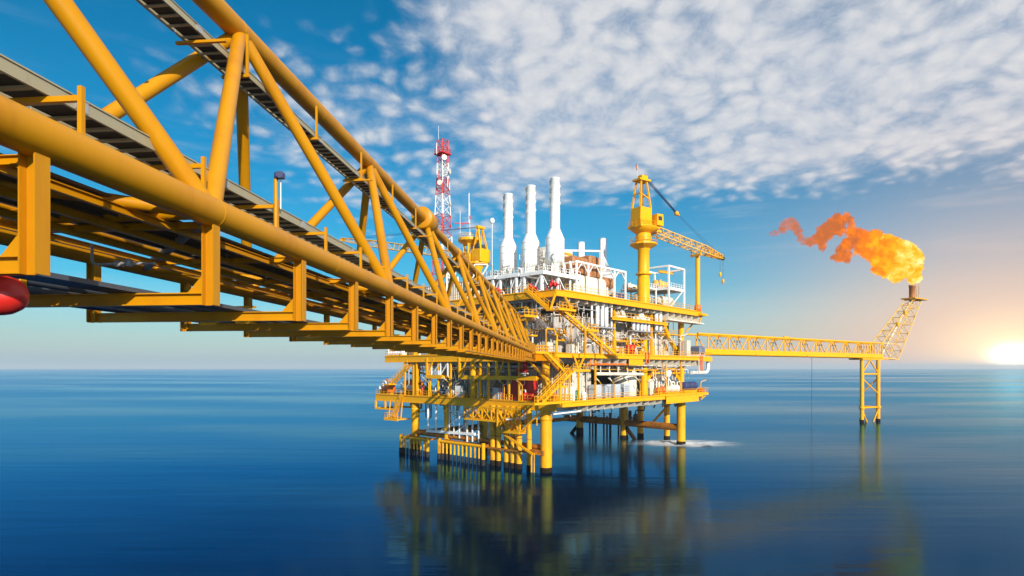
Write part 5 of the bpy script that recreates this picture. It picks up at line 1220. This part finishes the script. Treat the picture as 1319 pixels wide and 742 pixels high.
    T = Thing('fire_extinguisher', 'orange fire extinguisher post left of the hose reel', 'extinguisher', (20.2, -2, z))
    T.part('bottle', MB().lathe((20.2, -2.2, z + .2), [(.3, 0), (.32, .9), (.1, 1.3)], 10), 'orange_paint'); T.part('stand', MB().box(19.9, 20.5, -2.5, -1.9, z, z + .2), 'orange_paint')
    pump('small ochre pump set on the middle deck, right of the hose reel', 28.8, -1.8, z, 'worn_yellow', .6)
    cabinet('beige double cabinet on the middle deck beside the stair foot', 6.2, -.5, z, 2.2, 1.0, 1.7, 'beige_panel', 2)
    cabinet('beige cabinet on the middle deck at the bridge landing', .6, .2, z, 1.6, 1.2, 1.9, 'beige_panel', 1)
    for k, (s, r1) in enumerate(((22.5, 1.3), (30.5, 1.1))):
        T = Thing('cyclone', ['cream cone-shaped cyclone on the mezzanine, left one', 'smaller cream cyclone on the mezzanine near the second yellow post'][k], 'cyclone', (s, -.4, 27.8), group='cyclones on the mezzanine')
        T.part('shell', MB().lathe((s, -.4, 27.8), [(r1 * 1.25, 0), (r1 * 1.25, .2), (r1 * .8, 1.9), (r1 * .8, 2.4)], 16), 'cream_paint'); T.part('skirt', MB().lathe((s, -.4, 27.75), [(r1 * 1.4, 0), (r1 * 1.4, .25)], 16), 'worn_yellow')
    # hooded lamp posts along the railings
    lamps = [(2.2, -3, ZC), (12.6, -3, ZC), (16.8, -3, ZC), (22.4, -3, ZC), (26.4, -3, ZC), (33.8, -3, ZC), (38.0, -3, ZC)]
    lm = [(17.4, -3, ZM), (21.8, -3, ZM), (27.0, -3, ZM), (31.6, -3, ZM), (36.0, -3, ZM), (40.6, -3, ZM), (45.0, -3, ZM)]
    ll = [(-1, 4.6, ZC), (-1, 9.0, ZC), (-1, 16.0, ZC), (-1, 24.0, ZC), (-1, 30.4, ZC)]
    for arr, where, ux, uy in ((lamps, 'right edge of the bottom deck', 1, 0), (lm, 'right edge of the middle deck', 1, 0), (ll, 'left edge of the bottom deck', 0, 1)):
        for k, (s, t, zz) in enumerate(arr):
            kk = k if where.startswith('right') else len(arr) - 1 - k
            T = Thing('deck_lamp', nth(kk, len(arr)) + ' bent lamp post along the ' + where, 'lamp post', (s, t, zz), group='bent yellow lamp posts')
            T.part('post', MB().elbow([(s, t, zz), (s, t, zz + 2.9), (s - 1.2 * ux, t + 1.2 * uy, zz + 3.6)], .075, 6, .5), 'yellow_paint')
            T.part('lamp_head', MB().beam((s - 1.0 * ux, t + 1.0 * uy, zz + 3.5), (s - 1.9 * ux, t + 1.9 * uy, zz + 4.0), .28, .16), 'cream_paint')


build_equipment()


def build_boat():
    T = Thing('rescue_boat', 'white rescue boat with an orange canopy at the left end of the bottom deck', 'boat', (3, 40, ZC + .5))
    st = [(36.2, 1.0, 1.2), (37.2, 1.35, 1.5), (39.5, 1.5, 1.5), (41.8, 1.25, 1.55), (43.2, .65, 1.75), (44.0, .06, 2.0)]; vs = []; fs = []
    for t, w, h in st:
        for a, b in ((-1, 1), (-.92, .55), (-.55, .15), (0, 0), (.55, .15), (.92, .55), (1, 1)): vs.append((2.2 + a * w, t, ZC + .7 + b * h + (2 - h) * 0))
    for i in range(len(st) - 1): fs += [(i * 7 + k, i * 7 + k + 1, i * 7 + k + 8, i * 7 + k + 7) for k in range(6)]
    fs += [tuple(range(7))] + [(i * 7, i * 7 + 7, i * 7 + 13, i * 7 + 6) for i in range(len(st) - 1)]
    T.part('hull', MB().add(vs, fs), 'white_paint')
    vs = []; fs = []
    for t, w, h in ((36.8, .9, .5), (37.6, 1.2, 1.2), (41.0, 1.15, 1.2), (42.4, .7, .45)):
        for a, b in ((-1, 0), (-.8, .75), (0, 1), (.8, .75), (1, 0)): vs.append((2.2 + a * w, t, ZC + 2.2 + b * h))
    for i in range(3): fs += [(i * 5 + k, i * 5 + k + 1, i * 5 + k + 6, i * 5 + k + 5) for k in range(4)]
    fs += [tuple(range(5)), tuple(range(15, 20))]
    T.part('canopy', MB().add(vs, fs), 'orange_paint')
    T.part('cradle', MB().box(1.2, 3.2, 37.4, 37.8, ZC, ZC + 1.0).box(1.2, 3.2, 41, 41.4, ZC, ZC + 1.0), 'yellow_paint')
    T = Thing('boat_davit', 'yellow davit arms over the rescue boat', 'davit', (4, 38, ZC))
    for t in (37.6, 41.8): T.part('arm', MB().elbow([(4.6, t, ZC), (4.6, t, ZC + 4.4), (2.2, t, ZC + 5.0)], .22, 8, .8), 'yellow_paint')
    T.part('winch', MB().cbox(4.2, 5.4, 39, 40.4, ZC, ZC + 1.2, .1), 'yellow_paint')
    T = Thing('life_raft', 'orange winch housing at the far left corner of the bottom deck', 'winch', (1, 46, ZC))
    T.part('housing', MB().lathe((.6, 45.0, ZC + 1.3), [(.02, 0), (.8, .02), (1.1, .2), (1.1, 2.6), (.8, 2.8), (.02, 2.82)], 18, (0, 1, 0)), 'orange_paint'); T.part('stand', MB().box(.2, 1.0, 45.2, 47.6, ZC, ZC + .5), 'yellow_paint')
    T.part('top_frame', MB().beam((.6, 45.2, ZC + 2.2), (.6, 47.4, ZC + 3.4), .16, .16).beam((.6, 47.4, ZC + .4), (.6, 47.4, ZC + 3.4), .16, .16), 'orange_paint')
    T = Thing('life_raft', 'white life raft capsule at the outermost left corner of the bottom deck', 'life raft', (1, 48, ZC))
    T.part('capsule', MB().lathe((-.5, 48.2, ZC + 1.3), [(.02, -.25), (.4, -.15), (.6, .1), (.6, 1.5), (.4, 1.75), (.02, 1.85)], 16, (1, 0, 0)), 'white_paint'); T.part('cradle', MB().box(-.4, 1, 47.9, 48.5, ZC, ZC + .75), 'yellow_paint')
    T = Thing('lifebuoy', 'white and orange lifebuoy ring on the railing at the far left', 'lifebuoy', (-1, 46.6, ZC + 1))
    ring = [(-1.1, 45.6 + .62 * math.cos(a * .3927), ZC + 2.4 + .62 * math.sin(a * .3927)) for a in range(16)]
    T.part('ring', MB().path(ring, .14, 6, True), 'white_paint'); T.part('patch', MB().tube(ring[1], ring[3], .17, 6).tube(ring[9], ring[11], .17, 6), 'orange_paint')
    # cross-braced white hoist frame hung under the bridge at the left face
    T = Thing('hoist_frame', 'white cross-braced frame hanging between the decks at the left face', 'steel frame', (-.9, 26, 17))
    f = MB()
    for t in (29.6, 26.8, 24.6): f.beam((-.9, t, 16.3), (-.9, t, ZM - 1.4), .22, .22)
    f.beam((-.9, 29.6, 16.6), (-.9, 26.8, 19), .16, .16).beam((-.9, 26.8, 16.6), (-.9, 24.6, 19), .16, .16)
    T.part('frame', f, 'white_paint')
    T.part('valve_box', MB().cbox(-1.3, -.5, 27, 28.4, 16.6, 17.5, .08), 'light_grey')


build_boat()


# ------------------------------------------------------------------ flare bridge, tower, boom and flame
def build_flare():
    # frame F: x along the bridge, z up; starts at the platform's right end
    L = 95.2; zb, zt, hw = 21.6, 26.4, 1.7
    T = Thing('flare_bridge', 'long straight yellow truss bridge leading right from the platform to the flare tower', 'bridge', (49, 0, zb), 'F')
    for y in (-hw, hw):
        T.part('chord', MB().tube((-4, y, zb), (L, y, zb), .38, 12), 'yellow_paint')
        T.part('chord', MB().tube((-4, y, zt), (L, y, zt), .27, 12), 'yellow_paint')
        n = 11; w = L / n
        for i in range(n + 1):
            T.part('post', MB().tube((i * w, y, zb), (i * w, y, zt), .16, 8), 'yellow_paint')
            if i < n:
                T.part('diagonal', MB().tube((i * w, y, zt), (i * w + w / 2, y, zb), .14, 8), 'yellow_paint')
                T.part('diagonal', MB().tube((i * w + w, y, zt), (i * w + w / 2, y, zb), .14, 8), 'yellow_paint')
        for i in range(5): T.part('post', MB().tube((L - 9 + i * 1.8, y, zb), (L - 9 + i * 1.8, y, zt), .12, 6), 'yellow_paint')
    w = L / 11
    for i in range(12): T.part('cross_beam', MB().beam((i * w, -hw, zt), (i * w, hw, zt), .25, .25), 'yellow_paint'); T.part('cross_beam', MB().beam((i * w, -hw, zb), (i * w, hw, zb), .3, .35), 'yellow_paint')
    T.part('walkway', MB().box(-4, L, -1.2, 1.2, zb + .35, zb + .45), 'yellow_paint')
    T.part('side_girder', MB().beam((-4, -hw - .2, zb + .55), (L, -hw - .2, zb + .55), .18, 1.15), 'yellow_paint')
    T.part('flare_line', MB().tube((-6, .5, zb - .1 + .9), (L, .5, zb + .8), .3, 10), 'silver_cladding')
    T.part('handrail', MB().rail([(-4, -1.3, zb + .45), (L, -1.3, zb + .45)], 1.1, 2.2, .04), 'yellow_paint')
    T.part('rail_clip', MB().box(20, 20.6, -hw - .4, -hw + .2, zb - .35, zb + .1).box(46, 46.6, -hw - .4, -hw + .2, zb - .35, zb + .1).box(70, 70.6, -hw - .4, -hw + .2, zb - .35, zb + .1), 'orange_paint')
    T.part('top_can', MB().lathe((34.2, -hw, zt), [(.28, 0), (.55, .1), (.55, 2.4), (.28, 2.5)], 14, (1, 0, 0)).lathe((34.2, hw, zt), [(.28, 0), (.5, .1), (.5, 2.4), (.28, 2.5)], 14, (1, 0, 0)), 'yellow_paint')
    T.part('end_bearing', MB().box(L - 15, L + .5, -2.2, 2.2, zb - .9, zb - .42), 'yellow_paint')
    # tower
    T = Thing('flare_tower', 'yellow braced leg tower standing in the sea under the flare end', 'tower', (L - 6, 0, 0), 'F')
    P = [(L - 13.4, -1.2), (L - 4.6, -2.4), (L - 5.2, 2.6)]
    for i, (x, y) in enumerate(P):
        o = T.part('leg', MB().tube((x, y, -3), (x, y, zb - .8), .62 if i < 2 else .5, 14), 'yellow_paint')
        T.part('growth_band', MB().lathe((x, y, -1), [(.62, 0), (.68, .1), (.68, 1.5), (.62, 2.0)], 14), 'growth', o)
        T.part('collar', MB().lathe((x, y, 4.4), [(.62, 0), (.85, .1), (.85, .8), (.62, .9)], 14), 'yellow_paint', o)
    for a, b in ((0, 1), (1, 2), (2, 0)):
        (x0, y0), (x1, y1) = P[a], P[b]
        for z in (4.9, 16.0): T.part('brace', MB().tube((x0, y0, z), (x1, y1, z), .28, 10), 'yellow_paint')
        T.part('brace', MB().tube((x0, y0, 14.6), (x1, y1, 9.4), .2, 8), 'yellow_paint')
        T.part('brace', MB().tube((x0, y0, 16.2), ((x0 + x1) / 2, (y0 + y1) / 2, 20.6), .2, 8).tube((x1, y1, 16.2), ((x0 + x1) / 2, (y0 + y1) / 2, 20.6), .2, 8), 'yellow_paint')
        T.part('brace', MB().tube((x0, y0, 4.2), (x0 + (x1 - x0) * .38, y0 + (y1 - y0) * .38, -1), .24, 8).tube((x1, y1, 4.2), (x1 + (x0 - x1) * .38, y1 + (y0 - y1) * .38, -1), .24, 8), 'worn_yellow')
    # boom
    L = 98.2
    T = Thing('flare_boom', 'pale cream lattice flare boom slanting up from the end of the truss bridge', 'flare boom', (L + 2, 0, zb), 'F')
    A = [(L - 3, -1.7, zt), (L - 3, 1.7, zt), (L + 9.6, 1.7, zb - .6), (L + 9.6, -1.7, zb - .6)]
    B = [(L + 23.4, -1.3, 43.4), (L + 23.4, 1.3, 43.4), (L + 30.4, 1.3, 43.4), (L + 30.4, -1.3, 43.4)]
    T.part('lattice', MB().lattice(A, B, 7, .17, .11, False), 'pale_yellow')
    T.part('root_frame', MB().beam((L - 3, -1.7, zt), (L - 3, -1.7, zb), .3, .3).beam((L - 3, -1.7, zb), (L + 9.6, -1.7, zb - .6), .3, .3).beam((L - 3, 1.7, zb), (L + 9.6, 1.7, zb - .6), .3, .3).beam((L - 3, -1.7, zt), (L + 3, -1.7, zb - .1), .22, .22).beam((L - 3, -1.7, zt), (L + 12.4, -1.7, zt), .2, .2), 'pale_yellow')
    T.part('flare_line', MB().tube((L + 2, .6, zb + 1), (L + 26, .4, 43.6), .33, 10), 'cream_paint')
    T.part('cable_ladder', MB().ladder((L + 1, -1.8, zt + .4), (L + 24, -1.4, 43.8), .9, (0, 1, 0), .06, 1.0), 'worn_yellow')
    for f in (.35, .6): T.part('junction_box', MB().cbox(L + 24 * f - .6, L + 24 * f + .7, -2.3, -1.4, zt + 17 * f + .4, zt + 17 * f + 1.7, .1), 'worn_yellow')
    T.part('tip_platform', MB().box(L + 21.8, L + 33.4, -2.4, 2.4, 43.4, 43.8), 'worn_yellow')
    T.part('flare_tip', MB().lathe((L + 25.6, 0, 43.8), [(1.05, 0), (1.05, 4.2), (1.15, 4.25), (1.15, 5.0), (.95, 5.0), (.9, 4.3), (.02, 4.2)], 18), 'brown_duct')
    T.part('pilot_pipe', MB().tube((L + 30.6, -.4, 43.8), (L + 30.6, -.4, 51.6), .16, 8).tube((L + 28.6, -.4, 43.8), (L + 28.6, -.4, 48.6), .1, 6).tube((L + 30.6, -.4, 51.6), (L + 31.8, -.4, 52.4), .14, 6).tube((L + 31.8, -.4, 52.4), (L + 31.8, -.4, 50.8), .14, 6), 'worn_yellow')
    T = Thing('mooring_line', 'thin dark rope hanging from the flare bridge to the sea', 'rope', (50, -2, 0), 'F')
    T.part('rope', MB().tube((49, -1.9, zb), (49, -1.9, -.5), .05, 5), 'cable_black')


build_flare()


def build_flame():
    """a body of burning gas blown to the left of the flare tip: a closed shell filled with a glowing volume"""
    Y0 = 223.0; k = Y0 / 770
    puffs = [(1180, 364, 4), (1180, 357, 9), (1176, 347, 13), (1172, 336, 16), (1163, 327, 18), (1152, 332, 18), (1160, 347, 15), (1147, 320, 17), (1136, 334, 16), (1132, 318, 14), (1120, 312, 14), (1148, 350, 10), (1138, 347, 6), (1132, 351, 3),
             (1122, 326, 9), (1110, 306, 10), (1103, 301, 9), (1112, 318, 8), (1098, 312, 7), (1090, 322, 7), (1086, 332, 6), (1094, 331, 6), (1079, 331, 4), (1098, 283, 4), (1092, 281, 5), (1082, 286, 9), (1074, 294, 9), (1086, 297, 6), (1066, 300, 8),
             (1061, 309, 8), (1062, 318, 5), (1056, 306, 6), (1048, 313, 5), (1042, 311, 5), (1036, 306, 5), (1033, 299, 5), (1029, 292, 6), (1022, 289, 7), (1015, 292, 6), (1010, 298, 5), (1003, 300, 3.2), (998, 302, 2.2), (1100, 290, 4), (1097, 296, 4)]
    r = random.Random(21); bm = bmesh.new()
    for px, py, rad in puffs:
        for j in range(5 if rad > 5 else 3):
            f = 1 if j == 0 else r.uniform(.40, .66)
            a = r.uniform(0, 6.283); q = 0 if j == 0 else rad * .72
            c = Vector(((px - 663 + q * math.cos(a)) * k, Y0 + (r.uniform(-.5, .5) * rad) * k, 18 + (474 - py + q * math.sin(a)) * k))
            bmesh.ops.create_icosphere(bm, subdivisions=2, radius=rad * f * k * (.90 if px > 1100 else 1.12), matrix=Matrix.Translation(c))
    me = bpy.data.meshes.new('flame'); bm.to_mesh(me); bm.free()
    o = bpy.data.objects.new('flare_flame', me); COL.objects.link(o)
    base = Vector(((1178 - 660) * k, Y0, 18 + (474 - 366) * k))
    me.transform(Matrix.Translation(-base)); o.location = base
    o['label'] = 'orange and yellow gas flame with a ragged smoky tail blowing left from the flare tip'; o['category'] = 'flame'
    rm = o.modifiers.new('remesh', 'REMESH'); rm.mode = 'VOXEL'; rm.voxel_size = .24
    for nm, sz, st in (('billow', 2.4, 1.9), ('curl', .8, 1.5), ('lick', .35, .5)):
        tx = bpy.data.textures.new(nm, 'CLOUDS'); tx.noise_scale = sz; tx.noise_depth = 3
        d = o.modifiers.new(nm, 'DISPLACE'); d.texture = tx; d.strength = st; d.mid_level = .5; d.texture_coords = 'LOCAL'
    m = bpy.data.materials.new('burning_gas'); m.use_nodes = True; m.node_tree.nodes.clear(); n = NT(m.node_tree)
    tc = n.new('ShaderNodeTexCoord').outputs['Object']
    x = n.new('ShaderNodeSeparateXYZ', {0: tc}).outputs[0]
    w = n.vm('ADD', tc, n.vm('MULTIPLY', n.vm('SUBTRACT', n.new('ShaderNodeTexNoise', {'Vector': tc, 'Scale': .35, 'Detail': 3.0}).outputs['Color'], (.5, .5, .5)), (3, 3, 3)))
    a = n.noise(w, .26, 6, .62); b = n.noise(w, .9, 4, .6)
    heat = n.m('ADD', n.m('ADD', n.m('MULTIPLY', a, 1.25), n.m('MULTIPLY', b, .35)), n.m('MULTIPLY', n.ss(x, -34, 1), .52))
    col = n.ramp(n.m('SUBTRACT', heat, .63), [(.18, (.50, .13, .03)), (.34, (.86, .18, .006)), (.48, (1.0, .30, .002)), (.62, (1.0, .50, .008)), (.80, (1.0, .82, .22)), (.95, (1.0, .95, .6))])
    dens = n.m('MULTIPLY', n.ss(b, .28, .55), n.m('ADD', .5, n.m('MULTIPLY', n.ss(x, -48, -22), 1.3)))
    em = n.new('ShaderNodeEmission', {'Color': col, 'Strength': n.m('MULTIPLY', dens, 1.05)})
    ab = n.new('ShaderNodeVolumeAbsorption', {'Color': (0, 0, 0, 1), 'Density': dens})
    ad = n.new('ShaderNodeAddShader', {0: em.outputs[0], 1: ab.outputs[0]})
    n.new('ShaderNodeOutputMaterial', {'Volume': ad.outputs[0]})
    me.materials.append(m)


build_flame()


# ------------------------------------------------------------------ moist sea air
def build_haze():
    mb = MB().box(-16500, 16500, -16500, 16500, -6, 84)
    m = bpy.data.materials.new('sea_air'); m.use_nodes = True; m.node_tree.nodes.clear(); n = NT(m.node_tree)
    v = n.new('ShaderNodeVolumePrincipled', {'Color': (.74, .86, .95, 1), 'Density': HAZE, 'Anisotropy': 0.0})
    n.new('ShaderNodeOutputMaterial', {'Volume': v.outputs[0]})
    single('haze', mb, m, kind='stuff', label='pale haze over the sea towards the horizon', cat='haze')


HAZE = .00012
build_haze()
